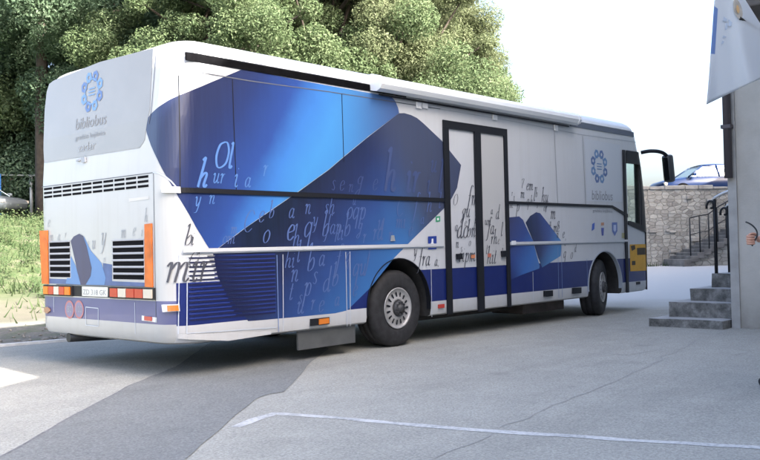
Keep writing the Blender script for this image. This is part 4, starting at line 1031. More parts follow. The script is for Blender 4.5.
dst = N.n('ShaderNodeVectorMath', operation='ADD'); N.l(cb.outputs[0], dst.inputs[0]); N.l(sc_.outputs[0], dst.inputs[1])
ve = N.n('ShaderNodeTexVoronoi', feature='DISTANCE_TO_EDGE', voronoi_dimensions='2D'); vc = N.n('ShaderNodeTexVoronoi', feature='F1', voronoi_dimensions='2D')
for v_ in (ve, vc): v_.inputs['Scale'].default_value = 1.0; v_.inputs['Randomness'].default_value = .72; N.l(dst.outputs[0], v_.inputs['Vector'])
sc3 = N.n('ShaderNodeSeparateColor'); N.l(vc.outputs['Color'], sc3.inputs[0])
c = N.ramp(sc3.outputs[0], [(0, (.22, .205, .185)), (.35, (.31, .295, .265)), (.7, (.38, .36, .325)), (1, (.46, .44, .40))])
c = N.mix(N.math('MULTIPLY', N.ramp(N.noise(mp.outputs[0], 6, 6, .7), [(.35, (0, 0, 0)), (.7, (1, 1, 1))]), .5), c, (.42, .40, .36, 1))
c = N.mix(N.math('MULTIPLY', N.ramp(N.noise(mp.outputs[0], 1.1, 5), [(.5, (0, 0, 0)), (.72, (1, 1, 1))]), .4), c, (.17, .165, .13, 1))
gap = N.ramp(ve.outputs['Distance'], [(.02, (1, 1, 1)), (.085, (0, 0, 0))])
N.l(N.mix(N.math('MULTIPLY', gap, .32), c, (.15, .14, .12, 1)), N.b.inputs['Base Color']); N.b.inputs['Roughness'].default_value = .95
N.bump(N.math('SUBTRACT', N.noise(mp.outputs[0], 9, 4), N.math('MULTIPLY', gap, 1.5)), .7, .05)
wdir = Vector((.8, -.6, 0))
yaw_w = math.atan2(wdir.y, wdir.x)
sw = thing('stone_wall', 'rubble stone retaining wall below the blue car', 'wall', (W0.x, W0.y, 0), yaw_w)
bm = bmesh.new(); rs = random.Random(2)
n = 44
# courses of irregular projecting stones on the face for a broken outline
box(bm, -11, 12, 0, .5, -.3, 2.93)
wl = obj('wall', bm, stone, sw)
bm = bmesh.new()
x = -11.0
while x < 12:
    l = rs.uniform(.35, .8); box(bm, x+.01, x+l-.01, -.04+rs.uniform(-.02, .02), .55, 2.93, 2.93+rs.uniform(.06, .15)); x += l
bevel(bm, .015, 1); obj('coping', bm, mat('coping_stone', (.34, .32, .29), .95, var=.3, vscale=3), sw)
bm = bmesh.new()
for i in range(60):
    xx = rs.uniform(-8, 9); zz = rs.uniform(.15, 2.75); a = rs.uniform(.07, .17); b = rs.uniform(.04, .08)
    box(bm, xx-a, xx+a, -.035-rs.uniform(0, .03), .02, zz-b, zz+b)
bevel(bm, .02, 1); obj('projecting_stone', bm, mat('wall_stone', (.36, .335, .30), .95, var=.4, vscale=2.5), sw)
def wp(x, y, z): return W0 + wdir*x + WN*y + Vector((0, 0, z))
bm = bmesh.new(); P = [wp(-11, .45, 2.86), wp(12, .45, 2.86), wp(40, 60, 2.86), wp(-30, 60, 2.86)]
bm.faces.new([bm.verts.new(p) for p in P]); bmesh.ops.recalc_face_normals(bm, faces=bm.faces)
tag(obj('terrace', bm, mat('terrace_ground', (.20, .19, .16), .95, var=.3, vscale=.8)), kind='structure')
# flight of stone steps along the wall's foot with an iron rail
fs = thing('stone_stair', 'weathered stone stair climbing along the rubble wall', 'stairs', (W0.x, W0.y, 0), yaw_w)
def wall_coord(x, y):
    """photo pixel -> (x, z) on the plane half a metre before the stone wall"""
    d = ray(x, y); o_ = W0 - WN*.9; t = (o_-CAM).dot(WN)/d.dot(WN); p = CAM + d*t; return (p-W0).dot(wdir), p.z
xa, za = wall_coord(677, 262); xb, zb_ = wall_coord(735, 231)
ns = 9; g0 = .22; stair_m = mat('stair_stone', (.16, .15, .14), .95, var=.4, vscale=3)
for i in range(ns+5):
    x0 = xa + (xb-xa)*i/ns; x1 = xa + (xb-xa)*(i+1)/ns; zt_ = za + (zb_-za)*(i+1)/ns - .02
    bm = bmesh.new(); box(bm, x0, x1+.03, -1.35, -.02, zt_-.2 if i else g0-.3, zt_)
    bevel(bm, .015, 1); obj('step', bm, stair_m, fs)
bm = bmesh.new(); v = []
for i in range(ns+5):
    x0 = xa + (xb-xa)*i/ns; x1 = xa + (xb-xa)*(i+1)/ns; zt_ = za + (zb_-za)*(i+1)/ns - .22
    if zt_ > .3: box(bm, x0, x1+.004, -1.25, -.03, .1, zt_)
obj('wall', bm, stone, fs)
ir = thing('stair_railing', 'thin iron railing on the stair along the rubble wall', 'railing', (W0.x, W0.y, 0), yaw_w)
tops = []
for x, yt in ((683.5, 218.5), (693, 216), (702, 214.5), (710.5, 208), (719, 203), (727, 198)):
    xx, zt_ = wall_coord(x, yt); f = (xx-xa)/(xb-xa); zb2 = za+(zb_-za)*f
    bm = bmesh.new(); tube(bm, [(xx, -1.28, zb2-.1), (xx, -1.28, zt_)], .022, 6); obj('post', bm, M['dark_metal'], ir); tops.append((xx, -1.28, zt_))
bm = bmesh.new(); tube(bm, tops, .02, 6); obj('rail', bm, M['dark_metal'], ir); bm = bmesh.new(); tube(bm, [(a, b, c_-.55) for a, b, c_ in tops], .014, 6); obj('rail', bm, M['dark_metal'], ir)
# brush at the wall's foot
t = thing('weeds', 'low dry weeds at the foot of the rubble wall', 'weeds', (W0.x, W0.y, .25), yaw_w); bm = bmesh.new(); rs = random.Random(4)
for i in range(700):
    xx = rs.uniform(-8, 1.5); h_ = rs.uniform(.05, .28); a = rs.uniform(0, 6.3); p = Vector((xx, -.15-abs(rs.gauss(0, .12)), 0)); wv = Vector((math.cos(a), math.sin(a), 0))*.02
    bm.faces.new([bm.verts.new(q) for q in (p-wv, p+wv, p+Vector((rs.gauss(0, .06), rs.gauss(0, .06), h_)))])
obj('foliage', bm, gr_m, t); tag(t, kind='stuff')

# ================================================================== CARS
def make_car(name, label, paint, loc, rz):
    t = thing(name, label, 'car', loc, rz)   # x forward, origin on the ground at mid-length
    bm = bmesh.new()
    # stations: x, half width, z sill, z belt(top of lower body), top crown
    ST = [(-2.08, .66, .42, .82, .86), (-2.0, .78, .30, .90, .95), (-1.6, .83, .24, .93, 1.0), (-1.0, .85, .22, .92, .93), (0, .86, .22, .90, .91), (.75, .85, .22, .88, .90), (1.0, .84, .23, .85, .93), (1.6, .81, .25, .78, .84), (1.95, .74, .30, .70, .74), (2.1, .60, .40, .60, .62)]
    rows = []
    for x, hw, z0, z1, z2 in ST:
        half = [(hw*.86, z0), (hw*.99, z0+.12), (hw, (z0+z1)/2), (hw*.965, z1-.03), (hw*.86, z1+.015), (0, z2)]
        row = [(y, z) for y, z in half] + [(-y, z) for y, z in half[::-1][1:]]
        rows.append([bm.verts.new((x, y, z)) for y, z in row])
    for a, b in zip(rows, rows[1:]):
        for k in range(len(a)-1): bm.faces.new((a[k], b[k], b[k+1], a[k+1]))
        bm.faces.new((a[-1], b[-1], b[0], a[0]))
    bm.faces.new(rows[0]); bm.faces.new(rows[-1][::-1]); bmesh.ops.recalc_face_normals(bm, faces=bm.faces)
    pm_ = mat(name+'_paint', paint, .3, .0, .3, 0)
    obj('body', bm, pm_, t, True)
    bm = bmesh.new(); R = [(-1.15, .58, 1.36), (-.9, .60, 1.40), (-.2, .61, 1.43), (.15, .60, 1.41), (.32, .57, 1.37)]; rr = []
    for x, hw, z in R: rr.append([bm.verts.new(p) for p in ((x, hw, z-.05), (x, hw*.85, z), (x, 0, z+.025), (x, -hw*.85, z), (x, -hw, z-.05))])
    for a, b in zip(rr, rr[1:]):
        for k in range(4): bm.faces.new((a[k], b[k], b[k+1], a[k+1]))
    r_ = bmesh.ops.extrude_face_region(bm, geom=list(bm.faces))
    for v in r_['geom']:
        if isinstance(v, bmesh.types.BMVert): v.co.z -= .035
    bmesh.ops.recalc_face_normals(bm, faces=bm.faces); obj('roof', bm, pm_, t, True)
    for s in (1, -1):
        for pts_, r_p in (([(1.02, s*.76, .88), (.32, s*.57, 1.34)], .032), ([(-.30, s*.80, .88), (-.26, s*.605, 1.37)], .045), ([(-1.85, s*.74, .92), (-1.50, s*.66, 1.18), (-1.12, s*.575, 1.33)], [.07, .055, .045])):
            bm = bmesh.new(); tube(bm, pts_, r_p, 6); obj('pillar', bm, pm_, t)
    gm_ = glass_mat(name+'_glass', (.72, .80, .82, 1), .22); 
    for s in (1, -1):
        for q in (((.95, .775, .89), (-.27, .805, .90), (-.24, .612, 1.36), (.30, .575, 1.33)), ((-.33, .805, .90), (-1.62, .755, .93), (-1.15, .585, 1.32), (-.29, .612, 1.36))):
            bm = bmesh.new(); bm.faces.new([bm.verts.new((a, b*s, c_)) for a, b, c_ in q]); obj('side_window', bm, gm_, t)
    bm = bmesh.new(); bm.faces.new([bm.verts.new(p) for p in ((1.02, .74, .90), (1.02, -.74, .90), (.33, -.56, 1.35), (.33, .56, 1.35))]); obj('windscreen', bm, gm_, t)
    bm = bmesh.new(); bm.faces.new([bm.verts.new(p) for p in ((-1.80, .70, .97), (-1.80, -.70, .97), (-1.16, -.56, 1.34), (-1.16, .56, 1.34))]); obj('rear_window', bm, gm_, t)
    for x in (-1.28, 1.32):
        for s in (1, -1):
            wt_ = bpy.data.objects.new('wheel', None); C.objects.link(wt_); wt_.parent = t; wt_.location = (x, s*.87, .30); wt_.rotation_euler = (0, 0, 0 if s < 0 else math.pi)
            bm = bmesh.new(); lathe(bm, [(.19, -.0), (.25, -.015), (.30, .02), (.30, .17), (.2, .18)], 24); obj('tyre', bm, M['tyre'], wt_)
            bm = bmesh.new(); lathe(bm, [(.20, .0), (.17, .015), (.05, .0), (.001, .0)], 20); obj('rim', bm, rimm, wt_)
            bm = bmesh.new(); n_ = 18; A = [bm.verts.new((.355*math.cos(math.pi*k/n_), -.012, .355*math.sin(math.pi*k/n_)-.02)) for k in range(n_+1)]; bm.faces.new(A); obj('wheel_well', bm, M['black'], wt_)
    for s in (1, -1):
        bm = bmesh.new(); box(bm, 1.90, 2.02, s*.60-.14, s*.60+.14, .56, .68); bevel(bm, .02); obj('headlight', bm, M['clear_lens'], t)
        bm = bmesh.new(); box(bm, -2.07, -1.99, s*.66-.10, s*.66+.10, .62, .82); bevel(bm, .02); obj('tail_light', bm, M['red_lens'], t)
        bm = bmesh.new(); box(bm, .78, .92, s*.93-.08, s*.93+.08, .92, 1.04); bevel(bm, .02); obj('wing_mirror', bm, pm_, t)
    bm = bmesh.new(); box(bm, -1.0, 1.0, -.62, .62, .5, .86); box(bm, -1.1, -.95, -.5, .5, .86, 1.12); box(bm, -.1, .05, -.55, -.1, .86, 1.14); box(bm, -.1, .05, .1, .55, .86, 1.14); bevel(bm, .03); obj('interior', bm, mat(name+'_seats', (.03, .03, .035), .9), t)
    return t
fr_l = math.atan2(-RT.y, -RT.x)   # facing left in the photograph
p = at(703, 180, 36.5); make_car('parked_car', 'blue car parked on the terrace above the rubble wall', (.004, .016, .062, 1), (p.x, p.y, 2.87), fr_l+.12)
p = at(-23, 212, 36); make_car('parked_car', 'silver grey car on the grass bank, cut by the left edge', (.10, .115, .13, 1), (p.x, p.y, height(p.x, p.y)-.1), fr_l+math.pi-.35)

# ================================================================== FENCE AND POST ON THE BANK
fp0 = at(-60, 200, 40); fp1 = at(75, 200, 40); fd_ = (fp1-fp0); fd_.z = 0; fl = fd_.length; fd_.normalize()
fz = height(fp0.x, fp0.y)
ft = thing('board_fence', 'weathered brown board fence under the trees, left', 'fence', (fp0.x, fp0.y, 0), math.atan2(fd_.y, fd_.x))
rs = random.Random(9); x = 0; wood = mat('weathered_wood', (.17, .125, .095), .95, var=.5, vscale=2.2)
while x < fl:
    wd = rs.uniform(.16, .24); pz = fp0 + fd_*x; z0 = height(pz.x, pz.y)-.2
    tt = at(20, 177.5, 40).z + rs.uniform(-.05, .05); bm = bmesh.new(); box(bm, x+.008, x+wd-.008, rs.uniform(-.01, .01), .03, z0, tt); x += wd; obj('board', bm, wood, ft)
rail_m = mat('fence_rail', (.14, .11, .085), .95)
bm = bmesh.new(); box(bm, 0, fl, .035, .09, at(20, 186, 40).z-.05, at(20, 186, 40).z+.05); obj('rail', bm, rail_m, ft); bm = bmesh.new(); box(bm, 0, fl, .035, .09, at(20, 208, 40).z-.05, at(20, 208, 40).z+.05); obj('rail', bm, rail_m, ft)
rl = thing('pipe_railing', 'pale pipe railing in front of the board fence', 'railing', (0, 0, 0)); pale = mat('galvanised', (.50, .50, .48), .5, .3)
bm = bmesh.new(); tube(bm, [at(-30, 174.6, 38.5), at(31, 175.4, 38.5), at(80, 175.6, 38.5)], .035, 8); obj('rail', bm, pale, rl)
for x in (-24, 31, 78):
    q = at(x, 175.4, 38.5); bm = bmesh.new(); tube(bm, [(q.x, q.y, height(q.x, q.y)-.2), (q.x, q.y, q.z)], .075 if x == 31 else .05, 8); obj('post', bm, pale, rl)
q = at(-1.5, 182, 38); bm = bmesh.new(); z0 = height(q.x, q.y)
tube(bm, [(q.x, q.y, z0-.1), (q.x, q.y, at(0, 174, 38).z)], .11, 12); 
t = obj('blue_barrel_post', bm, mat('blue_paint', (.05, .18, .48), .5)); t.name = 'blue_post'; tag(t, 'blue post at the left edge in front of the board fence', 'post')

# ================================================================== RIGHT-HAND BUILDING, STEPS, RAIL
CX, CY = 7.27, -2.48
plaster = bpy.data.materials.new('plaster'); plaster.use_nodes = True; N = Nodes(plaster); cc = N.coord()
c = N.ramp(N.noise(cc, 1.4, 7, .65), [(.3, (.40, .375, .335)), (.55, (.48, .455, .41)), (.75, (.53, .505, .46))])
sx = N.n('ShaderNodeSeparateXYZ'); N.l(cc, sx.inputs[0])
lowd = N.math('MULTIPLY', N.math('SUBTRACT', 1.0, N.math('MULTIPLY', sx.outputs[2], 1.6), True), N.noise(cc, 4, 6, .7), True)
c = N.mix(lowd, c, (.17, .155, .13, 1)); N.l(c, N.b.inputs['Base Color']); N.b.inputs['Roughness'].default_value = .92; N.bump(N.noise(cc, 40, 5, .6), .35, .01)
rb = thing('corner_building', 'grey plastered building at the right edge beside the steps', 'building')
bm = bmesh.new(); box(bm, CX, 33, -8.7, CY, -.2, 9.6); obj('wall', bm, plaster, rb)
bm = bmesh.new()
v = [bm.verts.new(p) for p in ((CX-.4, -9.1, 9.62), (33.4, -9.1, 9.62), (33.4, CY+.4, 9.62), (CX-.4, CY+.4, 9.62), (CX+2.5, -5.6, 11.4), (30.5, -5.6, 11.4))]
for q in ((3, 2, 1, 0), (0, 1, 5, 4), (2, 3, 4, 5), (1, 2, 5), (3, 0, 4)): bm.faces.new([v[i] for i in q])
bmesh.ops.recalc_face_normals(bm, faces=bm.faces); obj('roof', bm, mat('roof_tile', (.30, .13, .08), .9, var=.3, vscale=5), rb)
bm = bmesh.new(); box(bm, CX-.03, CX+.10, CY-.085, CY+.03, 0, 9.6); obj('corner_pilaster', bm, mat('pale_render', (.37, .36, .34), .85, var=.15, vscale=5), rb)
z_c = on_x(748, 14, CX-.6).z
bm = bmesh.new(); box(bm, CX-.95, CX-.003, -6.5, CY-.32, z_c, z_c+.35); bevel(bm, .02); obj('canopy', bm, mat('canopy_brown', (.085, .075, .068), .8, var=.2), rb)
bm = bmesh.new(); q = on_x(735.5, 120, CX-.02); yy = CY-.005
tube(bm, [(CX-.085, yy, on_x(735, 178, CX).z), (CX-.085, yy, 9.5)], .055, 10)
for z in (2.7, 3.6, 5.5): box(bm, CX-.15, CX-.031, yy-.065, yy+.065, z, z+.05)
obj('downpipe', bm, mat('pipe_brown', (.075, .065, .07), .55), rb)
bm = bmesh.new(); box(bm, 7.7, 8.8, CY-.02, CY+.02, .72, 2.8); dd = obj('door', bm, mat('door_wood', (.10, .06, .035), .6, var=.3), rb)
bm = bmesh.new(); box(bm, 7.8, 7.84, CY+.02, CY+.07, 1.6, 1.8); obj('handle', bm, M['silver'], dd)
for x in (11, 15, 19, 23, 27):
    for z in (1.4, 5.2):
        bm = bmesh.new(); box(bm, x, x+1.3, CY-.01, CY+.025, z, z+1.6); wn = obj('window', bm, mat('win_frame', (.5, .5, .48), .6), rb) if False else obj('window', bm, M['white'], rb)
        bm = bmesh.new(); box(bm, x+.1, x+1.2, CY+.027, CY+.032, z+.1, z+1.5); obj('pane', bm, mat('pane', (.03, .04, .05), .05), wn)
# steps: rough worn slabs; shade painted into the flanks' colour, light into the tops'
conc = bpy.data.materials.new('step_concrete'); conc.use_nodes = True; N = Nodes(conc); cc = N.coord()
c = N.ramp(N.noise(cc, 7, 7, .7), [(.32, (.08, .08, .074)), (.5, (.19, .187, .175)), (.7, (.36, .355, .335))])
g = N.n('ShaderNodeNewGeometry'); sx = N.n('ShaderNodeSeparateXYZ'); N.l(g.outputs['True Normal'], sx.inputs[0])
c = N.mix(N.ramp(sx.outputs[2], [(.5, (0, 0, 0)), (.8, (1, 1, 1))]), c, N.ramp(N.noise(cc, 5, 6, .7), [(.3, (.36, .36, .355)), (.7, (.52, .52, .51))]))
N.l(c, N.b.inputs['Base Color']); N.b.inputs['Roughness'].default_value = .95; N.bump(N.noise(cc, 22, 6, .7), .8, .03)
stp = thing('entrance_steps', 'four worn concrete steps up to the corner building', 'steps')
for i, (pxl, yb, yt_) in enumerate(((648.5, 326, 318.5), (669, 314, 302), (690, 300.5, 288.5), (711.5, 286, 273.8))):
    Xf = 6.98 + .36*i; a = on_x(pxl, (yb+yt_)/2, Xf); ztp = on_x(pxl+8, yt_, Xf).z; zlo = max(0, on_x(pxl+8, yb, Xf).z - .06)
    bm = bmesh.new(); box(bm, Xf, 9.3, CY+.051, a.y, -.05 if i == 0 else zlo - .2, ztp)
    bmesh.ops.subdivide_edges(bm, edges=list(bm.edges), cuts=6, use_grid_fill=True)
    for v in bm.verts: v.co += Vector((noise.noise(v.co*3.3), noise.noise(v.co*3.3+Vector((7, 0, 0))), noise.noise(v.co*3.3+Vector((0, 9, 0)))*.5))*.022
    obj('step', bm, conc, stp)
bm = bmesh.new(); box(bm, 6.99, 7.2, CY+.06, on_x(648.5, 322, 6.98).y-.25, .125, .155)
bm.free()
hr = thing('step_railing', 'black iron handrail with scroll posts beside the entrance steps', 'railing')
X1 = 8.1; a = on_x(716.5, 274, X1); b = on_x(716.5, 199, X1)
bm = bmesh.new(); tube(bm, [(X1, a.y, a.z-.03), (X1, a.y, b.z)], .026, 8); obj('post', bm, M['dark_metal'], hr)
bm = bmesh.new(); sc = []
for k in range(14):
    th = -.4+k*.42; r = .10-.0058*k; sc.append((X1-.02, a.y+.045+r*math.cos(th)*.7, b.z-.10+r*math.sin(th)))
tube(bm, sc, .018, 6); obj('scroll', bm, M['dark_metal'], hr)
X2 = 9.1; a2 = on_x(729.5, 266, X2); b2_ = on_x(729.5, 206, X2)
bm = bmesh.new(); tube(bm, [(X2, a2.y, .6), (X2, a2.y, b2_.z)], .026, 8); obj('post', bm, M['dark_metal'], hr)
bm = bmesh.new(); sc = []
for k in range(14):
    th = -.4+k*.42; r = .10-.0058*k; sc.append((X2-.02, a2.y+.045+r*math.cos(th)*.7, b2_.z-.10+r*math.sin(th)))
tube(bm, sc, .018, 6); obj('scroll', bm, M['dark_metal'], hr)
hm = mat('rail_worn', (.55, .56, .56), .35, .7)
for X_, a_, b_, px_ in ((X1, a, b, 199), (X2, a2, b2_, 206)):
    bm = bmesh.new(); tube(bm, spline([(X_, a_.y+.03, b_.z-.02), (X_, a_.y-.03, b_.z+.03), (X_, a_.y-.20, b_.z+.10), (X_, CY+.06, b_.z+.16)], 5), .022, 8); obj('handrail', bm, hm, hr)

# ================================================================== BUILDING BEHIND THE CAMERA (it shades the yard)
FY = -9.0
sb = thing('gabled_building', 'tall gabled building behind the yard, shading it', 'building')
def caster(px_, py_, z_=0.0):
    """point of the facade whose shadow falls on (px_, py_, z_)"""
    h = (py_-FY)/SUN_H[1] ; return (px_ - SUN_H[0]*h, z_+h)
c0 = caster(-1.09, 1.18); c1 = caster(-.61, 1.45); c2 = caster(-.52, 2.45); c3 = caster(.07, 0, 2.67); c4 = caster(.45, 0, 2.95)
sl_r = .72; rx = 8.4; rz_ = c4[1] + (rx-c4[0])*sl_r
gab = [(c1[0], -.3), (2*rx-c2[0], -.3), (2*rx-c2[0], rz_-(rx-c2[0])*sl_r), (rx, rz_), c4, c3, c2, c1]
bm = bmesh.new(); A = [bm.verts.new((x, FY, z)) for x, z in gab]; B = [bm.verts.new((x, FY-13, z)) for x, z in gab]
bm.faces.new(A); bm.faces.new(B[::-1])
for k in range(len(gab)): bm.faces.new((A[k], A[(k+1) % len(gab)], B[(k+1) % len(gab)], B[k]))
bmesh.ops.recalc_face_normals(bm, faces=bm.faces)
pale_pl = mat('pale_plaster', (.27, .26, .245), .9, var=.1, vscale=.7)
obj('wall', bm, pale_pl, sb)
for z in (1.0, 4.2):
    for x in (3, 6.2, 9.4, 12.6):
        bm = bmesh.new(); box(bm, x, x+1.2, FY+.002, FY+.05, z, z+1.8); wn = obj('window', bm, M['white'], sb)
        bm = bmesh.new(); box(bm, x+.1, x+1.1, FY+.052, FY+.058, z+.1, z+1.7); obj('pane', bm, M['trim_black'], wn)
wg = thing('building_wing', 'lower sloping wing of the building behind the yard', 'building')
gab = [(-9, -.3), (c1[0]-.003, -.3), (c1[0]-.003, c1[1]-.002), c0, (-9, c0[1]-(9+c0[0])*.45)]
bm = bmesh.new(); A = [bm.verts.new((x, FY, z)) for x, z in gab]; B = [bm.verts.new((x, FY-9, z)) for x, z in gab]
bm.faces.new(A); bm.faces.new(B[::-1])
for k in range(len(gab)): bm.faces.new((A[k], A[(k+1) % len(gab)], B[(k+1) % len(gab)], B[k]))
bmesh.ops.recalc_face_normals(bm, faces=bm.faces); obj('wall', bm, pale_pl, wg)
for x in (-7, -4, -1.5):
    bm = bmesh.new(); box(bm, x, x+1.1, FY+.002, FY+.05, 1.0, 2.4); wn = obj('window', bm, M['white'], wg)
    bm = bmesh.new(); box(bm, x+.1, x+1.0, FY+.052, FY+.058, 1.1, 2.3); obj('pane', bm, M['trim_black'], wn)

# ================================================================== FLAG ON ITS POLE
FD = 9.6
fg = thing('hanging_flag', 'white banner with a blue stripe hanging at the upper right', 'flag')
fm = bpy.data.materials.new('flag_cloth'); fm.use_nodes = True; N = Nodes(fm)
uvn = N.n('ShaderNodeUVMap'); sx = N.n('ShaderNodeSeparateXYZ'); N.l(uvn.outputs[0], sx.inputs[0])
cl = (.74, .77, .80, 1)
stripe = N.math('MULTIPLY', N.math('LESS_THAN', sx.outputs[0], .065), N.math('MULTIPLY', N.math('GREATER_THAN', sx.outputs[1], .34), N.math('LESS_THAN', sx.outputs[1], .66)))
c = N.mix(stripe, cl, lin((135, 162, 208)))
N.l(c, N.b.inputs['Base Color']); N.b.inputs['Roughness'].default_value = .8; N.b.inputs['Specular IOR Level'].default_value = .15
out = [n for n in N.t.nodes if n.type == 'OUTPUT_MATERIAL'][0]; tr = N.n('ShaderNodeBsdfTranslucent'); N.l(c, tr.inputs[0]); mx = N.n('ShaderNodeMixShader'); mx.inputs[0].default_value = .45
N.l(N.b.outputs[0], mx.inputs[1]); N.l(tr.outputs[0], mx.inputs[2]); N.l(mx.outputs[0], out.inputs[0])
bm = bmesh.new(); uvl = bm.loops.layers.uv.new('uv'); nu, nv = 26, 34
TL, TR_, BL_, BR_ = (717.5, -52), (722, -48), (706.5, 104.5), (778, 70)
def fpt(u, v):
    """v 0 bottom .. 1 top along the cloth; the top edge lies on the pole"""
    x = (BL_[0]*(1-u)+BR_[0]*u)*(1-v) + (717.5*(1-u)+735*u)*v
    x0 = BL_[0]+(717.5-BL_[0])*v**.9
    top = (717, -45); pole_end = (770, 39)
    px0, py0 = x0, BL_[1]+(top[1]-BL_[1])*v
    px1 = BR_[0]+(pole_end[0]-BR_[0])*v; py1 = BR_[1]+(pole_end[1]-BR_[1])*v
    # the right-hand side hangs from the pole which slopes down to the wall
    return px0+(px1-px0)*u, py0+(py1-py0)*u
grid = []
for j in range(nv+1):
    row = []
    for i in range(nu+1):
        u = i/nu; v = j/nv; x, y = fpt(u, v)
        d = FD + .10*math.sin(u*7.5+v*1.6)*(1-.75*v) + .03*math.sin(u*17+v*5)*(1-v) + .35*u
        row.append((bm.verts.new(at(x, y, d)), (u, v)))
    grid.append(row)
for j in range(nv):
    for i in range(nu):
        q = [grid[j][i], grid[j][i+1], grid[j+1][i+1], grid[j+1][i]]
        f = bm.faces.new([a for a, _ in q]); f.smooth = True
        for lp_, (_, uv) in zip(f.loops, q): lp_[uvl].uv = uv
bmesh.ops.recalc_face_normals(bm, faces=bm.faces)
r_ = bmesh.ops.extrude_face_region(bm, geom=list(bm.faces))
for v in r_['geom']:
    if isinstance(v, bmesh.types.BMVert): v.co += FW*.004
bmesh.ops.recalc_face_normals(bm, faces=bm.faces)
cloth = obj('cloth', bm, fm, fg)
# printed marks on the cloth
def cloth_pt(u, v, lift=.012):
    x, y = fpt(u, v); d = FD + .10*math.sin(u*7.5+v*1.6)*(1-.75*v) + .03*math.sin(u*17+v*5)*(1-v) + .35*u
    return at(x, y, d-lift)
bm = bmesh.new()
for k, (u, v, w_, h_) in enumerate(((.16, .60, .06, .035), (.25, .585, .05, .05), (.20, .54, .03, .06), (.17, .47, .05, .02), (.155, .42, .03, .03), (.24, .62, .03, .02))):
    bm.faces.new([bm.verts.new(cloth_pt(a, b)) for a, b in ((u, v), (u+w_, v+.01), (u+w_+.01, v+h_), (u+.01, v+h_))])
obj('printed_mark', bm, mat('flag_grey', (.42, .50, .62), .8), cloth)
bm = bmesh.new(); cu, cv = .40, .80
n = 18; bm.faces.new([bm.verts.new(cloth_pt(cu+.085*math.cos(2*math.pi*k/n), cv+.085*math.sin(2*math.pi*k/n))) for k in range(n)])
o_ = obj('emblem', bm, mat('flag_emblem', (.42, .40, .36), .8, var=.3, vscale=12), cloth)
bm = bmesh.new(); bm.faces.new([bm.verts.new(cloth_pt(cu+.03*math.cos(2*math.pi*k/8), cv+.04*math.sin(2*math.pi*k/8), .016)) for k in range(8)])
obj('emblem_core', bm, mat('flag_gold', (.55, .36, .18), .8), cloth)
bm = bmesh.new(); tube(bm, [at(714, -52, FD-.02), at(742, 19.5, FD+.12), at(772, 41, FD+.4)], .018, 8); 
bm.free()
bm = bmesh.new(); p1 = at(739, 18, FD+.1); p2 = at(766, 36, FD+.5); d_ = (p2-p1); tube(bm, [p1, p2, p2+d_*.9], .022, 8); obj('pole', bm, M['dark_metal'], fg)

# ================================================================== PERSON AT THE RIGHT EDGE
skin = mat('skin', (.50, .27, .19), .5, var=.08, vscale=20)
def skin_mesh(name, verts, edges, radii, m, parent, sub=2):
    me = bpy.data.meshes.new(name); me.from_pydata([tuple(v) for v in verts], edges, [])
    o = bpy.data.objects.new(name, me); C.objects.link(o)
    o.modifiers.new('skin', 'SKIN'); sb_ = o.modifiers.new('sub', 'SUBSURF'); sb_.levels = sub; sb_.render_levels = sub
    for i, r in enumerate(radii): me.skin_vertices[0].data[i].radius = (r, r) if not isinstance(r, tuple) else r
    me.skin_vertices[0].data[0].use_root = True
    dg = bpy.context.evaluated_depsgraph_get(); m2 = bpy.data.meshes.new_from_object(o.evaluated_get(dg)); bpy.data.objects.remove(o)
    for p in m2.polygons: p.use_smooth = True
    m2.materials.clear(); return m2
T1 = on_z(755.0, 387.2); T2 = on_z(757.4, 394.0)
F_ = Vector((-RT.x, -RT.y, 0)).normalized(); SD = Vector((FW.x, FW.y, 0)).normalized()   # facing left in the photo; SD away from the camera
mid = (T1+T2)/2 - F_*.34; mid.z = 0
pr = thing('person', 'person in dark shoes at the right edge holding a strap, mostly out of frame', 'person', mid, 0)
def L(f, s, z): return F_*f + SD*s + Vector((0, 0, z))     # forward, away from camera, up
hz = at(750, 239.5, (at(0, 0, 1)*0 + (T1-CAM)).dot(FW)); hand = hz - mid       # hand centre
hf, hs, hzz = hand.dot(F_), hand.dot(SD), hand.z
V = [L(-.02, 0, .95), L(-.02, 0, 1.12), L(-.03, 0, 1.32), L(-.03, 0, 1.45), L(-.02, 0, 1.55), L(.0, 0, 1.66), L(.0, 0, 1.76),
     L(-.03, -.17, 1.42), L(-.06, -.21, 1.16), L(hf-.13, hs, hzz+.005), L(hf-.05, hs, hzz),
     L(-.03, .17, 1.42), L(-.05, .22, 1.14), L(.0, .22, .90),
     L(-.02, -.09, .90), L(.01, -.11, .50), L(-.03, -.12, .09), L(-.02, .09, .90), L(.01, .11, .50), L(-.03, .12, .09)]
E_ = [(0, 1), (1, 2), (2, 3), (3, 4), (4, 5), (5, 6), (3, 7), (7, 8), (8, 9), (9, 10), (3, 11), (11, 12), (12, 13), (0, 14), (14, 15), (15, 16), (0, 17), (17, 18), (18, 19)]
Rd = [.14, .13, .15, .11, .055, .085, .07, .06, .046, .030, (.040, .028), .06, .046, .032, .09, .062, .042, .09, .062, .042]
b_me = skin_mesh('body', V, E_, Rd, skin, pr)
bmb = bmesh.new(); bmb.from_mesh(b_me); bpy.data.meshes.remove(b_me)
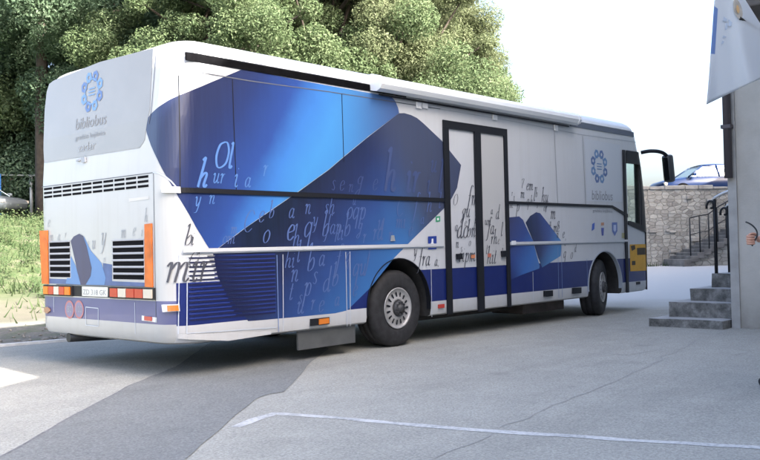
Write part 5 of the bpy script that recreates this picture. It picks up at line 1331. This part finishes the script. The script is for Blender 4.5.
# fist: fingers curled round the strap, thumb on top
for k, (dz, ln) in enumerate(((.030, .040), (.010, .045), (-.010, .042), (-.028, .034))):
    ch = [L(hf-.035, hs-.005, hzz+dz), L(hf+.018, hs-.020, hzz+dz), L(hf+.030+ln*.3, hs-.042, hzz+dz-.004), L(hf+.012+ln*.2, hs-.062, hzz+dz-.006), L(hf-.018, hs-.056, hzz+dz-.005)]
    fm_ = skin_mesh('finger', ch, [(i, i+1) for i in range(4)], [.0122, .0128, .0118, .011, .009], skin, pr, 2); bmb.from_mesh(fm_); bpy.data.meshes.remove(fm_)
ch = [L(hf-.055, hs-.015, hzz+.030), L(hf-.015, hs-.035, hzz+.048), L(hf+.018, hs-.052, hzz+.044), L(hf+.036, hs-.060, hzz+.034)]
fm_ = skin_mesh('thumb', ch, [(0, 1), (1, 2), (2, 3)], [.014, .0125, .011, .0085], skin, pr, 2); bmb.from_mesh(fm_); bpy.data.meshes.remove(fm_)
# face: nose, ears, eyes
tube(bmb, [L(.085, 0, 1.69), L(.115, 0, 1.645), L(.085, 0, 1.635)], [.008, .016, .012], 8)
for s in (-1, 1): tube(bmb, [L(-.01, s*.082, 1.69), L(-.015, s*.092, 1.66), L(-.005, s*.084, 1.625)], [.008, .014, .008], 6)
body_o = obj('body', bmb, skin, pr, True)
def face_bit(name, pts, r, m): 
    b = bmesh.new(); tube(b, pts, r, 6); obj(name, b, m, pr)
for s in (-1, 1): face_bit('eye', [L(.078, s*.034-.008, 1.682), L(.080, s*.034+.008, 1.682)], .007, M['trim_black'])
face_bit('mouth', [L(.082, -.022, 1.602), L(.088, 0, 1.60), L(.082, .022, 1.602)], .005, mat('lips', (.35, .12, .10), .5))
def cloth_part(name, V_, E2, R2, m): 
    me = skin_mesh(name, V_, E2, R2, m, pr); o = new_obj(name, me, m, pr)
shirt = mat('shirt_grey', (.30, .32, .36), .9, var=.1); jeans = mat('trousers_dark', (.03, .035, .06), .9, var=.2); shoe = mat('shoe_black', (.012, .012, .016), .5); hairm = mat('hair_brown', (.03, .02, .013), .6)
cloth_part('shirt', [V[0]+Vector((0, 0, -.02)), V[1], V[2], V[3], V[7], V[7].lerp(V[8], .75), V[11], V[11].lerp(V[12], .75)], [(0, 1), (1, 2), (2, 3), (3, 4), (4, 5), (3, 6), (6, 7)], [.165, .15, .17, .12, .078, .066, .078, .066], shirt)
cloth_part('trousers', [V[0]+Vector((0, 0, .03)), V[14], V[15], V[16], V[17], V[18], V[19]], [(0, 1), (1, 2), (2, 3), (0, 4), (4, 5), (5, 6)], [.158, .112, .082, .068, .112, .082, .068], jeans)
cloth_part('hair', [L(-.03, 0, 1.70), L(-.01, 0, 1.775), L(-.07, 0, 1.66)], [(0, 1), (0, 2)], [.095, .075, .06], hairm)
for s, T in ((1, T1), (-1, T2)):
    q = T-mid; tf, ts = q.dot(F_), q.dot(SD)
    cloth_part('shoe', [L(tf-.25, ts, .055), L(tf-.15, ts, .055), L(tf-.07, ts, .042), L(tf-.03, ts, .036)], [(0, 1), (1, 2), (2, 3)], [(.045, .05), (.045, .055), (.045, .042), (.036, .034)], shoe)
# strap loop held in the fist
dh = (T1-CAM).dot(FW)
bm = bmesh.new(); tube(bm, spline([at(745.5, 221.8, dh-.05), at(749.5, 223.5, dh-.06), at(753.5, 226.5, dh-.06), at(756.5, 230.5, dh-.06), at(757.3, 235.5, dh-.05), at(755, 240, dh-.035), at(752, 246, dh-.035)], 5), .0065, 8)
tag(obj('wrist_strap', bm, mat('strap_dark', (.04, .045, .05), .6)), 'thin dark strap curling up from the hand at the right edge', 'strap')
